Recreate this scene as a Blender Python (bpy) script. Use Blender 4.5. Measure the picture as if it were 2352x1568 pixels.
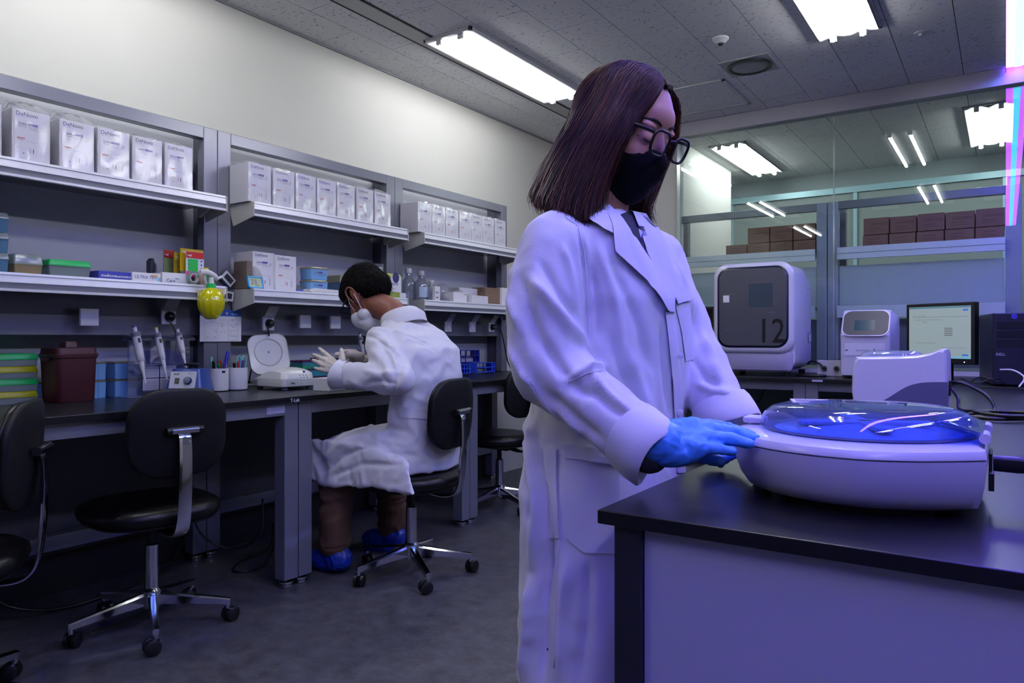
import bpy, bmesh, math, random
import numpy as np
from mathutils import Vector, Matrix, Euler, noise
from mathutils.bvhtree import BVHTree
for _o in list(bpy.data.objects): bpy.data.objects.remove(_o)
sc = bpy.context.scene
C = sc.collection
PI = math.pi
# ---------------------------------------------------------------- camera
TH = math.radians(34.1); FPX = 1674.0; EYE = 1.05
DV = Vector((-math.sin(TH), math.cos(TH), 0)); RV = Vector((math.cos(TH), math.sin(TH), 0))
cd = bpy.data.cameras.new('camera'); cam = bpy.data.objects.new('camera', cd); C.objects.link(cam)
cd.sensor_width = 36; cd.lens = FPX/2352*36; cd.shift_y = -9/2352; cd.clip_start = .05
cam.location = (0, 0, EYE); cam.rotation_euler = (PI/2, 0, TH)
sc.camera = cam
# ---------------------------------------------------------------- world, exposure
w = bpy.data.worlds.new('world'); sc.world = w; w.use_nodes = True
w.node_tree.nodes['Background'].inputs[0].default_value = (.02, .022, .03, 1)
w.node_tree.nodes['Background'].inputs[1].default_value = .3
sc.view_settings.view_transform = 'Standard'; sc.view_settings.look = 'None'
sc.view_settings.exposure = -0.06; sc.view_settings.gamma = 1; sc.view_settings.use_curve_mapping = False
cy = sc.cycles
cy.use_denoising = True; cy.caustics_reflective = False; cy.caustics_refractive = False
cy.sample_clamp_indirect = 4; cy.max_bounces = 8; cy.transparent_max_bounces = 24; cy.diffuse_bounces = 4; cy.glossy_bounces = 4
TUBE_E = 42.0     # fluorescent tubes
BLUE_E = 52.0     # blue strip over the counter
# ---------------------------------------------------------------- helpers
def at(px, py, d): return DV*d + RV*(d*(px-1176)/FPX) + Vector((0, 0, EYE-(py-775)*d/FPX))
def ray(px, py): return DV + RV*((px-1176)/FPX) + Vector((0, 0, -(py-775)/FPX))
def onX(px, py, X): r = ray(px, py); return r*(X/r.x) + Vector((0, 0, EYE))
def onY(px, py, Y): r = ray(px, py); return r*(Y/r.y) + Vector((0, 0, EYE))
def onZ(px, py, Z): r = ray(px, py); return r*((Z-EYE)/r.z) + Vector((0, 0, EYE))
def lin(c):
    if isinstance(c, str): c = [int(c[i:i+2], 16)/255 for i in (0, 2, 4)]
    return tuple(x/12.92 if x <= .04045 else ((x+.055)/1.055)**2.4 for x in c[:3])
MC = {}
def M(name, col, rough=.5, metal=0, spec=.5, var=.06, sc_=30, bump=0, bsc=200, emit=None, es=0, coat=0, sheen=0, aniso=None):
    if name in MC: return MC[name]
    m = bpy.data.materials.new(name); m.use_nodes = True; MC[name] = m
    nt = m.node_tree; b = nt.nodes['Principled BSDF']; L = nt.links
    c = lin(col)
    b.inputs['Base Color'].default_value = (*c, 1); b.inputs['Roughness'].default_value = rough
    b.inputs['Metallic'].default_value = metal; b.inputs['Specular IOR Level'].default_value = spec
    if coat: b.inputs['Coat Weight'].default_value = coat; b.inputs['Coat Roughness'].default_value = .1
    if sheen: b.inputs['Sheen Weight'].default_value = sheen
    if emit: b.inputs['Emission Color'].default_value = (*lin(emit), 1); b.inputs['Emission Strength'].default_value = es
    tc = nt.nodes.new('ShaderNodeTexCoord')
    if var:
        n = nt.nodes.new('ShaderNodeTexNoise'); n.inputs['Scale'].default_value = sc_; n.inputs['Detail'].default_value = 4
        L.new(tc.outputs['Object'], n.inputs['Vector'])
        r = nt.nodes.new('ShaderNodeMapRange'); r.inputs[3].default_value = 1-var; r.inputs[4].default_value = 1+var
        L.new(n.outputs[0], r.inputs[0])
        mx = nt.nodes.new('ShaderNodeVectorMath'); mx.operation = 'SCALE'; mx.inputs[0].default_value = c
        L.new(r.outputs[0], mx.inputs['Scale']); L.new(mx.outputs[0], b.inputs['Base Color'])
    if bump:
        n2 = nt.nodes.new('ShaderNodeTexNoise'); n2.inputs['Scale'].default_value = bsc; n2.inputs['Detail'].default_value = 3
        L.new(tc.outputs['Object'], n2.inputs['Vector'])
        bp = nt.nodes.new('ShaderNodeBump'); bp.inputs['Strength'].default_value = bump; bp.inputs['Distance'].default_value = .002
        L.new(n2.outputs[0], bp.inputs['Height']); L.new(bp.outputs[0], b.inputs['Normal'])
    return m
def clear(name, tint, refl=.08, rough=.05, frost=0.0):
    """thin clear plastic or glass: tinted see-through with a fresnel reflection, optional milky share"""
    if name in MC: return MC[name]
    m = bpy.data.materials.new(name); m.use_nodes = True; MC[name] = m
    nt = m.node_tree; nt.nodes.clear(); L = nt.links; N = nt.nodes.new
    out = N('ShaderNodeOutputMaterial'); tr = N('ShaderNodeBsdfTransparent'); tr.inputs[0].default_value = (*lin(tint), 1)
    gl = N('ShaderNodeBsdfGlossy'); gl.inputs['Roughness'].default_value = rough; gl.inputs[0].default_value = (1, 1, 1, 1)
    fr = N('ShaderNodeFresnel'); ge = N('ShaderNodeNewGeometry'); im = N('ShaderNodeMapRange'); im.inputs[3].default_value = 1.45; im.inputs[4].default_value = 1/1.45
    L.new(ge.outputs['Backfacing'], im.inputs[0]); L.new(im.outputs[0], fr.inputs[0])
    a = N('ShaderNodeMath'); a.operation = 'ADD'; a.use_clamp = True; a.inputs[1].default_value = refl; L.new(fr.outputs[0], a.inputs[0])
    mx = N('ShaderNodeMixShader'); L.new(a.outputs[0], mx.inputs[0]); L.new(gl.outputs[0], mx.inputs[2])
    if frost:
        df = N('ShaderNodeBsdfDiffuse'); df.inputs[0].default_value = (*lin(tint), 1)
        m2 = N('ShaderNodeMixShader'); m2.inputs[0].default_value = frost
        L.new(tr.outputs[0], m2.inputs[1]); L.new(df.outputs[0], m2.inputs[2]); L.new(m2.outputs[0], mx.inputs[1])
    else: L.new(tr.outputs[0], mx.inputs[1])
    L.new(mx.outputs[0], out.inputs[0])
    return m
def fin(o, name, mats, parent, smooth, bevel, kind=None, angle=.6):
    me = o.data
    for m in (mats if isinstance(mats, (list, tuple)) else [mats]): me.materials.append(m)
    C.objects.link(o)
    if parent is not None: o.parent = parent
    if smooth:
        me.shade_smooth()
        if smooth == 'a': me.set_sharp_from_angle(angle=angle)
    if bevel:
        b = o.modifiers.new('bevel', 'BEVEL'); b.width = bevel; b.segments = 2; b.limit_method = 'ANGLE'; b.angle_limit = .6
        if smooth != True: me.shade_smooth(); b.harden_normals = True
    if kind: o['kind'] = kind
    return o
class MB:
    def __init__(s): s.v = []; s.f = []; s.m = []; s.T = Matrix.Identity(4)
    def add(s, vs, fs, m=0):
        k = len(s.v); s.v += [tuple(s.T @ Vector(v)) for v in vs]; s.f += [tuple(k+i for i in f) for f in fs]; s.m += [m]*len(fs); return s
    def box(s, x0, x1, y0, y1, z0, z1, m=0):
        return s.add([(x0,y0,z0),(x1,y0,z0),(x1,y1,z0),(x0,y1,z0),(x0,y0,z1),(x1,y0,z1),(x1,y1,z1),(x0,y1,z1)],
                     [(0,3,2,1),(4,5,6,7),(0,1,5,4),(1,2,6,5),(2,3,7,6),(3,0,4,7)], m)
    def cb(s, c, d, m=0, R=None):
        T0 = s.T; s.T = T0 @ Matrix.Translation(c) @ (R.to_matrix().to_4x4() if R is not None else Matrix.Identity(4))
        s.box(-d[0]/2, d[0]/2, -d[1]/2, d[1]/2, -d[2]/2, d[2]/2, m); s.T = T0; return s
    def rings(s, rs, m=0, cap=True, closed=False):
        n = len(rs[0]); vs = [p for r in rs for p in r]; fs = []
        K = len(rs); 
        for i in range(K if closed else K-1):
            a = i*n; b = ((i+1) % K)*n
            for j in range(n): fs.append((a+j, a+(j+1) % n, b+(j+1) % n, b+j))
        if cap and not closed: fs.append(tuple(range(n-1, -1, -1))); fs.append(tuple((K-1)*n+i for i in range(n)))
        return s.add(vs, fs, m)
    def tube(s, pts, r, n=10, m=0, cap=True, closed=False):
        P = [Vector(p) for p in pts]; K = len(P); rr = r if isinstance(r, (list, tuple)) else [r]*K
        out = []; up = None
        for i in range(K):
            t = (P[(i+1) % K]-P[i-1]) if closed else (P[min(i+1, K-1)]-P[max(i-1, 0)])
            t.normalize()
            if up is None: up = t.orthogonal().normalized()
            up = (up - t*up.dot(t)); up = up.normalized() if up.length > 1e-6 else t.orthogonal().normalized()
            sd = t.cross(up)
            out.append([P[i]+(up*math.cos(2*PI*j/n)+sd*math.sin(2*PI*j/n))*rr[i] for j in range(n)])
        return s.rings(out, m, cap, closed)
    def lathe(s, prof, n=24, m=0, c=(0,0,0), axis='z', cap=True):
        rs = []
        for r, h in prof:
            ring = []
            for j in range(n):
                a = 2*PI*j/n; x, y = r*math.cos(a), r*math.sin(a)
                p = (x, y, h) if axis == 'z' else ((h, x, y) if axis == 'x' else (y, h, x))
                ring.append((p[0]+c[0], p[1]+c[1], p[2]+c[2]))
            rs.append(ring)
        return s.rings(rs, m, cap)
    def prism(s, poly, z0, z1, m=0, axis='z'):
        f = {'z': lambda p, h: (p[0], p[1], h), 'x': lambda p, h: (h, p[0], p[1]), 'y': lambda p, h: (p[1], h, p[0])}[axis]
        return s.rings([[f(p, z0) for p in poly], [f(p, z1) for p in poly]], m)
    def build(s, name, mats, parent=None, smooth=False, bevel=0, kind=None, angle=.6):
        me = bpy.data.meshes.new(name); me.from_pydata(s.v, [], s.f)
        if any(s.m): me.polygons.foreach_set('material_index', s.m)
        me.update(); bm = bmesh.new(); bm.from_mesh(me); bmesh.ops.recalc_face_normals(bm, faces=bm.faces); bm.to_mesh(me); bm.free()
        return fin(bpy.data.objects.new(name, me), name, mats, parent, smooth, bevel, kind, angle)
def rrect(w, h, r, n=5, cx=0, cy=0):
    out = []
    for sx, sy, a0 in ((1,1,0), (-1,1,90), (-1,-1,180), (1,-1,270)):
        for k in range(n+1):
            a = math.radians(a0+90*k/n); out.append((cx+sx*(w/2-r)+r*math.cos(a), cy+sy*(h/2-r)+r*math.sin(a)))
    return out
def curvepts(P, n=8, closed=False):
    """Catmull-Rom through points"""
    P = [Vector(p) for p in P]; K = len(P); out = []
    for i in range(K if closed else K-1):
        p0 = P[i-1] if (closed or i > 0) else P[0]*2-P[1]
        p1 = P[i]; p2 = P[(i+1) % K]; p3 = P[(i+2) % K] if (closed or i+2 < K) else P[-1]*2-P[-2]
        for k in range(n):
            t = k/n
            out.append(.5*((2*p1)+(p2-p0)*t+(2*p0-5*p1+4*p2-p3)*t*t+(3*p1-p0-3*p2+p3)*t**3))
    if not closed: out.append(P[-1])
    return out
def tag(o, label, cat, group=None, kind=None):
    o['label'] = label; o['category'] = cat
    if group: o['group'] = group
    if kind: o['kind'] = kind
    return o
def thing(name, label, cat, loc=(0,0,0), rz=0, group=None):
    o = bpy.data.objects.new(name, None); o.empty_display_size = .05; C.objects.link(o); o.location = loc; o.rotation_euler = (0, 0, rz)
    return tag(o, label, cat, group)
def struct(o): o['kind'] = 'structure'; return o
def dup(root, loc, rz=None, label=None):
    r = root.copy(); C.objects.link(r); r.location = loc
    if rz is not None: r.rotation_euler = (0, 0, rz)
    if label: r['label'] = label
    for ch in list(root.children):
        c = ch.copy(); C.objects.link(c); c.parent = r
        for g in ch.children:
            d = g.copy(); C.objects.link(d); d.parent = c
    return r
def text_mesh(txt, size, bold=0):
    """flat lettering as vertex and face lists in the xy plane, baseline at the origin"""
    cu = bpy.data.curves.new('lettering', 'FONT'); cu.body = txt; cu.size = size; cu.offset = bold; cu.resolution_u = 2
    o = bpy.data.objects.new('lettering', cu); C.objects.link(o)
    me = bpy.data.meshes.new_from_object(o.evaluated_get(bpy.context.evaluated_depsgraph_get()))
    vs = [tuple(v.co) for v in me.vertices]; fs = [tuple(p.vertices) for p in me.polygons]
    C.objects.unlink(o); bpy.data.objects.remove(o); bpy.data.curves.remove(cu); bpy.data.meshes.remove(me)
    return vs, fs
def hosted(mb, txt, size, org, xd, yd, m=0, bold=0):
    """lettering on a plane with origin org, reading direction xd, up direction yd"""
    vs, fs = text_mesh(txt, size, bold); org = Vector(org); xd = Vector(xd); yd = Vector(yd)
    mb.add([org+xd*v[0]+yd*v[1] for v in vs], fs, m)
# ================================================================ the room
XW = -3.24; ZC = 2.73; YG = 5.52
m_wall = M('painted_wall', 'cac9c3', .65, var=.03, sc_=3, bump=.15, bsc=90)
m_grey = M('grey_steel', '787984', .25, metal=.25, spec=.6, var=.03, sc_=4)
m_alu = M('aluminium', 'd5d5dd', .3, metal=.35, var=.03)
m_dark = M('dark_grey', '3b3d45', .6)  # even dark grey of the counter plinth
m_floor = M('floor_vinyl', '3c3c40', .42, var=.22, sc_=6, bump=.2, bsc=60)
# vinyl speckle
def _fl():
    nt = m_floor.node_tree; b = nt.nodes['Principled BSDF']; L = nt.links
    tc = nt.nodes.new('ShaderNodeTexCoord'); n = nt.nodes.new('ShaderNodeTexNoise'); n.inputs['Scale'].default_value = 14; n.inputs['Detail'].default_value = 12; n.inputs['Roughness'].default_value = .75
    L.new(tc.outputs['Object'], n.inputs['Vector']); r = nt.nodes.new('ShaderNodeValToRGB')
    r.color_ramp.elements[0].position = .35; r.color_ramp.elements[0].color = (*lin('2e2e31'), 1)
    r.color_ramp.elements[1].position = .68; r.color_ramp.elements[1].color = (*lin('58585a'), 1)
    L.new(n.outputs[0], r.inputs[0]); L.new(r.outputs[0], b.inputs['Base Color'])
_fl()
def slab(name, x0, x1, y0, y1, z0, z1, m, parent=None, bevel=0):
    o = MB().box(x0, x1, y0, y1, z0, z1).build(name, m, parent, bevel=bevel)
    return struct(o) if parent is None else o
slab('floor', -3.4, 3.3, -2.4, 9.2, -.1, 0, m_floor)
slab('wall_left', XW-.1, XW, -2.4, 8.1, 0, 2.9, m_wall)
m_wg = M('wall_grey', '77777c', .7)
slab('wall_right', 3.2, 3.3, -2.4, 8.1, 0, 2.9, m_wg)
slab('wall_rear', XW, 3.2, -2.4, -2.3, 0, 2.9, m_wg)
slab('wall_back', XW, -2.15, YG+.02, YG+.12, 0, ZC, m_wall)
wn = slab('wall_next_room', -2.5, -2.3, YG+.12, 7.35, 0, ZC, m_wall)
slab('wall_far', XW, 3.2, 8.0, 8.1, 0, 2.9, M('far_wall', '8f9a9c', .7))
# ceiling with its tiles
m_tile = M('ceiling_tile', 'eaeaea', .85, var=.03)
def _tl():
    nt = m_tile.node_tree; b = nt.nodes['Principled BSDF']; L = nt.links; N = nt.nodes.new
    g = N('ShaderNodeNewGeometry'); mp = N('ShaderNodeMapping'); mp.inputs['Scale'].default_value = (28, 55, 1)
    mp.inputs['Rotation'].default_value = (0, 0, .5)
    L.new(g.outputs['Position'], mp.inputs[0])
    n = N('ShaderNodeTexNoise'); n.inputs['Scale'].default_value = 1.6; n.inputs['Detail'].default_value = 2.5; L.new(mp.outputs[0], n.inputs[0])
    r = N('ShaderNodeValToRGB'); r.color_ramp.elements[0].position = .62; r.color_ramp.elements[0].color = (*lin('eaeaea'), 1)
    r.color_ramp.elements[1].position = .70; r.color_ramp.elements[1].color = (*lin('96969c'), 1)
    L.new(n.outputs[0], r.inputs[0]); L.new(r.outputs[0], b.inputs['Base Color'])
_tl()
m_gap = M('ceiling_joint', '3a3a40', .9)
ceil = slab('ceiling', XW-.1, 3.3, -2.4, 8.1, ZC+.014, ZC+.12, m_gap)
tile0 = MB().box(-.1505, .1505, -.303, .303, 0, .0135).build('ceiling_tile', m_tile, ceil); tile0.location = (-99, 0, 0)
LIGHTS = [(-2.55, 3.12, 4.42), (-2.55, .78, 2.08), (-.715, 3.06, 4.38), (-.715, .72, 2.04), (-2.0, 6.27, 7.6), (-.1, 6.25, 7.55), (1.12, 3.06, 4.38), (1.12, .72, 2.04), (1.8, 6.25, 7.55), (-2.55,-1.56,-.26), (1.12,-1.6,-.3)]
first = True
for i in range(-9, 13):
    x = -.525+.305*i-.1525+.305
    if x < XW+.05 or x > 2.2: continue
    off = 0 if i % 2 == 0 else .305
    for k in range(-6, 9):
        y = 4.35+off+.61*k-.305
        if y < .55 or y > 8.2 or (x > 1.3): continue
        if x < -2.6 and (x > -2.8): pass
        if abs(x+1.81) < .3 and abs(y-4.98) < .3: pass
        o = tile0 if first else tile0.copy()
        if not first: C.objects.link(o)
        first = False; o.location = (x, y, ZC)
# smooth slot panel beside the first light
slab('slot_panel', -2.765, -2.66, .0, YG, ZC-.006, ZC+.001, M('slot_white', 'b9b9b6', .5), ceil)
slab('slot_line', -2.785, -2.765, .0, YG, ZC-.003, ZC+.001, M('slot_dark', '2c2c30', .8), ceil)
slab('slot_line', -2.66, -2.645, .0, YG, ZC-.003, ZC+.001, MC['slot_dark'], ceil)
# wall cove line
slab('trim_1', XW, XW+.012, -2.3, YG, ZC-.012, ZC, M('cove_grey', '8a8c90', .5))
# header beam and glass partition
m_head = M('header_beam', 'a6a3ae', .4)
slab('trim_2', -2.15, 3.2, YG-.05, YG+.05, 2.62, ZC-.001, m_head, bevel=.004)
m_glass = clear('partition_glass', 'f2f9f7', .008, .0)
win = struct(thing('window_1', 'clear glass partition', 'window')); del win['label'], win['category']
for a, b in ((-2.125, -1.003), (-.997, .13), (.136, 1.26), (1.266, 2.4)):
    MB().box(a, b, YG-.006, YG+.006, .83, 2.62).build('pane', m_glass, win)
MB().box(-1.0042, -.9958, YG-.008, YG+.008, .83, 2.62).build('pane_joint', clear('joint', 'd8e8e4', .35, .15, .25), win)
MB().box(-2.15, -2.125, YG-.02, YG+.02, .83, 2.62).build('window_frame', clear('edge_frame', 'cfe0dc', .2, .2, .35), win)
MB().box(-2.15, 3.2, YG-.03, YG+.03, 0, .83).build('window_sill', m_wall, win)
# far window bars beyond the glass
m_bar = M('teal_bar', 'a8cdd6', .35, metal=.2)
fw = struct(thing('window_2', 'x', 'window')); del fw['label'], fw['category']
MB().box(-3.1, 3.1, 7.93, 7.99, 2.50, 2.56).build('window_frame', m_bar, fw)
for x in (-2.5, -1.26, -.02, 1.22):
    MB().box(x, x+.035, 7.94, 7.99, 1.0, 2.50).build('mullion', m_bar, fw)
MB().box(-3.1, 3.1, 7.96, 7.995, 1.0, 2.50).build('pane', M('blind', '8d9896', .6), fw)
# ---------------------------------------------------------------- ceiling fixtures
m_tube = M('tube_light', 'ffffff', .5, emit='fbfdff', es=TUBE_E, var=0)
m_refl = M('reflector_white', 'f2f2f2', .35, var=0)
m_hous = M('fixture_white', 'c9c9ce', .45)
nm = {0: 'twin tube ceiling light over the sitting person', 1: 'twin tube ceiling light above the shelves nearest the camera', 2: 'twin tube ceiling light cut by the top of the photo',
      3: 'twin tube ceiling light above the standing person', 4: 'twin tube ceiling light beyond the glass, beside the pale wall', 5: 'twin tube ceiling light beyond the glass, beside the violet strip'}
for i, (x, y0, y1) in enumerate(LIGHTS):
    t = thing('ceiling_light', nm.get(i, 'twin tube ceiling light ' + {6: 'past the violet strip, next to the glass', 7: 'past the violet strip, above the counter end', 8: 'in the far corner of the next room', 9: 'behind the camera over the shelf wall', 10: 'behind the camera past the violet strip'}.get(i, '')), 'light', (x, (y0+y1)/2, ZC), 0, 'twin tube ceiling lights')
    h = (y1-y0)/2; d = .022 if i < 2 else .01
    hb = MB(); hb.box(-.165, .165, -h, -h+.022, -d, 0).box(-.165, .165, h-.022, h, -d, 0).box(-.165, -.15, -h, h, -d, 0).box(.15, .165, -h, h, -d, 0)
    hb.build('housing', m_hous, t, bevel=.002)
    # reflector: two shallow troughs
    n = 16; rs = []
    for yy in (-h+.02, h-.02):
        rs.append([(-.15+.3*k/n, yy, -.004-.016*abs(math.cos(2*PI*k/n))**2) for k in range(n+1)])
    MB().add(rs[0]+rs[1], [(k, k+1, n+2+k, n+1+k) for k in range(n)]).build('reflector', m_refl, t, smooth=True)
    for sx in (-.075, .075):
        MB().tube([(sx, -h+.035, -.030), (sx, h-.035, -.030)], .0135, 12).build('tube', m_tube, t, smooth='a')
        cb = MB()
        for sy in (-1, 1): cb.box(sx-.017, sx+.017, sy*(h-.03)-.008, sy*(h-.03)+.008, -.042, 0)
        cb.build('lamp_holder', m_refl, t, bevel=.002)
# blue strip light
bl = thing('blue_strip_light', 'long violet strip light on the ceiling with a cyan core', 'light', (.065, 2.4, ZC))
MB().box(-.062, .062, -4.5, 3.05, -.012, -.0005).build('diffuser', M('blue_glow', '3018ff', .5, emit=(.45, .17, 1), es=BLUE_E, var=0), bl)
for _s in (-.066, .062): MB().box(_s, _s+.004, -4.5, 3.05, -.042, -.0003).build('trough_side', m_hous, bl)
MB().box(-.021, .021, -4.48, 3.03, -.02, -.0121).build('lamp_core', M('cyan_core', 'a0f0ff', .5, emit=(.3, .85, 1), es=12, var=0), bl)
bl2 = dup(bl, (1.0, 2.4, ZC), None, 'added unseen violet strip light over the middle of the near counter')  # invented copy out of view, added to strengthen the violet light
# speaker, access panel, detector, sprinkler
t = thing('ceiling_speaker', 'round ceiling speaker with a dark ring on a square white plate', 'speaker', (-1.31, 4.55, ZC))
MB().box(-.15, .15, -.15, .15, -.006, 0).build('plate', M('speaker_plate', 'a9a9ab', .5), t, bevel=.002)
MB().lathe([(.1, -.006), (.132, -.006), (.132, -.016), (.112, -.018), (.1, -.012)], 40, cap=False).build('ring', M('ring_dark', '141418', .4), t, smooth='a')
MB().lathe([(.108, -.006), (.108, -.012), (.06, -.02), (.001, -.022)], 40).build('grille', M('grille_grey', '98989c', .5), t, smooth='a')
t = thing('access_panel', 'square framed access panel in the ceiling above the glass edge', 'panel', (-1.81, 4.985, ZC))
f = MB(); s = .3
for a in ((-s, s, -s, -s+.025), (-s, s, s-.025, s), (-s, -s+.025, -s, s), (s-.025, s, -s, s)): f.box(a[0], a[1], a[2], a[3], -.008, 0)
f.build('frame', M('panel_frame', 'c4c4c6', .4), t, bevel=.002)
MB().box(-s+.03, s-.03, -s+.03, s-.03, -.003, 0).build('board', m_tile, t)
p = onZ(1655, 88, ZC); t = thing('smoke_detector', 'small white smoke detector on the ceiling between lights', 'detector', p)
MB().lathe([(.045, 0), (.045, -.008), (.03, -.022), (.022, -.03), (.001, -.031)], 24).build('cover', m_hous, t, smooth='a')
MB().lathe([(.012, -.03), (.012, -.04), (.001, -.042)], 16).build('sensor', MC['ring_dark'], t, smooth='a')
p = onZ(2115, 75, ZC); t = thing('sprinkler_head', 'flush metal sprinkler head in the violet-lit ceiling', 'sprinkler', p)
MB().lathe([(.035, 0), (.033, -.004), (.012, -.006), (.012, -.02), (.001, -.021)], 24).build('body', m_alu, t, smooth='a')
MB().lathe([(.018, -.02), (.02, -.022), (.001, -.024)], 16).build('deflector', m_alu, t, smooth='a')
slab('baseboard_left', XW, XW+.012, -2.3, 4.5, 0, .19, M('black_base', '141416', .6))
# ================================================================ benches and racks on the left wall
J = [.855, 2.05, 3.245, 4.44]; XR = -3.05; XD = -2.45; ZT = .804; XS = -2.885
m_top = M('black_worktop', '101116', .3, spec=.4, var=.1, sc_=5)
m_chrome = M('chrome', 'd8d8dc', .12, metal=1, var=0)
m_plast = M('white_plastic', 'd9d9dc', .35)
m_black = M('black_plastic', '0c0c0e', .35)
m_groove = M('shelf_groove', '74757f', .45)
m_fas = M('shelf_fascia', 'e3e3ea', .3, metal=.15)
m_capg = M('end_cap_grey', 'b5b5b2', .5)
tag(MB().box(XW+.002, XD, J[0]-.4, J[3]+.03, ZT-.024, ZT).build('worktop', m_top, bevel=.003), 'long black worktop carrying the equipment along the shelved wall', 'worktop')
lab = ['nearest the camera', 'behind the sitting person', 'beyond the sitting person']
for k in range(3):
    y0, y1 = J[k], J[k+1]
    t = thing('bench_frame', 'grey steel bench frame under the black worktop, ' + ['nearest the camera', 'where the person sits', 'beyond the sitting person'][k], 'bench', (0, 0, 0), 0, 'grey bench frames')
    for x0 in (-2.545, -3.2):
        for a in (y0+.002, y1-.072):
            leg = MB().box(x0, x0+.065, a, a+.07, .036, ZT-.0245).build('leg', m_grey, t, bevel=.003)
            cx, cyy = x0+.032, a+.035
            MB().lathe([(.026, 0), (.03, .004), (.03, .01), (.024, .014), (.03, .018), (.03, .026), (.012, .03), (.012, .037)], 18, c=(cx, cyy, 0)).build('foot', m_chrome, leg, smooth='a')
    for x0, nmx in ((-2.50, 'apron'), (-3.2, 'apron')):
        MB().box(x0, x0+.02, y0+.072, y1-.072, ZT-.078, ZT-.0245).build(nmx, m_grey, t, bevel=.002)
    MB().box(-3.225, -3.205, y0+.01, y1-.01, .17, .74).build('back_board', M('board_dark', '4c4d58', .5), t)
    MB().box(-3.19, -3.14, y0+.072, y1-.072, .2, .26).build('crossbar', m_grey, t, bevel=.002)
def shelf(t, y0, y1, z, cap):
    s = MB().box(XW+.03, XS-.02, y0, y1, z-.03, z-.006).build('shelf_board', m_grey, t)
    # fascia profile in (x, z)
    pr = [(-.03, -.006), (-.03, 0), (0, 0), (.004, -.034), (.004, -.036), (-.004, -.037), (-.004, -.056), (.004, -.057), (.004, -.066), (-.006, -.068), (-.03, -.05)]
    MB().prism([(XS+a, z+b) for a, b in pr], y0, y1, axis='y') if False else None
    mb = MB(); mb.rings([[(XS+a, yy, z+b) for a, b in pr] for yy in (y0, y1)])
    mb.build('fascia', m_fas, t)
    MB().box(XS-.004, XS+.0005, y0+.002, y1-.002, z-.0565, z-.0365).build('groove_strip', m_groove, t)
    MB().box(XS+.0015, XS+.0032, y0+.002, y1-.002, z-.0105, z-.009).build('fascia_line', m_groove, t)
    for c in ((y0-.004, y0+.001),) + (((y1-.001, y1+.004),)):
        p = [(XS-.17, -.002), (XS+.006, -.002), (XS+.008, -.07), (XS-.01, -.074), (XS-.15, -.105), (XS-.17, -.04)]
        e = MB(); e.rings([[(a, yy, z+b) for a, b in p] for yy in c]); e.build('end_cap', m_capg, t, bevel=.001)
    for c in (y0+.015, y1-.03):
        p = [(XR+.001, -.03), (XS-.05, -.03), (XS-.06, -.04), (XR+.001, -.085)]
        e = MB(); e.rings([[(a, yy, z+b) for a, b in p] for yy in (c, c+.015)]); e.build('bracket', m_capg, t, bevel=.001)
for k in range(3):
    y0, y1 = J[k], J[k+1]
    t = thing('shelf_rack', 'grey steel rack with two aluminium shelves, ' + ['nearest the camera', 'behind the sitting person', 'at the far end of the bench'][k], 'rack', (0, 0, 0), 0, 'grey shelf racks')
    for a in (y0+.001, y1-.071):
        MB().box(XR-.05, XR, a, a+.07, ZT, 2.02).build('post', m_grey, t, bevel=.003)
        MB().box(XW+.005, XR-.05, a+.0 if a < y0+.1 else a+.055, a+.015 if a < y0+.1 else a+.07, ZT, 2.02).build('side_panel', M('side_dark', '50525e', .45), t)
    MB().box(XR-.05, XR, y0+.071, y1-.071, 1.965, 2.02).build('top_rail', m_grey, t, bevel=.003)
    MB().box(XW+.002, XW+.02, y0+.01, y1-.01, ZT+.02, 2.0).build('back_board', M('back_board', 'b6b8c2', .45), t)
    MB().box(XR-.06, XR-.03, y0+.071, y1-.071, 1.06, 1.235).build('service_panel', m_grey, t, bevel=.002)
    shelf(t, y0+.075, y1-.07+.0, 1.682, k > 0)
    shelf(t, y0+.075, y1-.07+.0, 1.279, k > 0)
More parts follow.
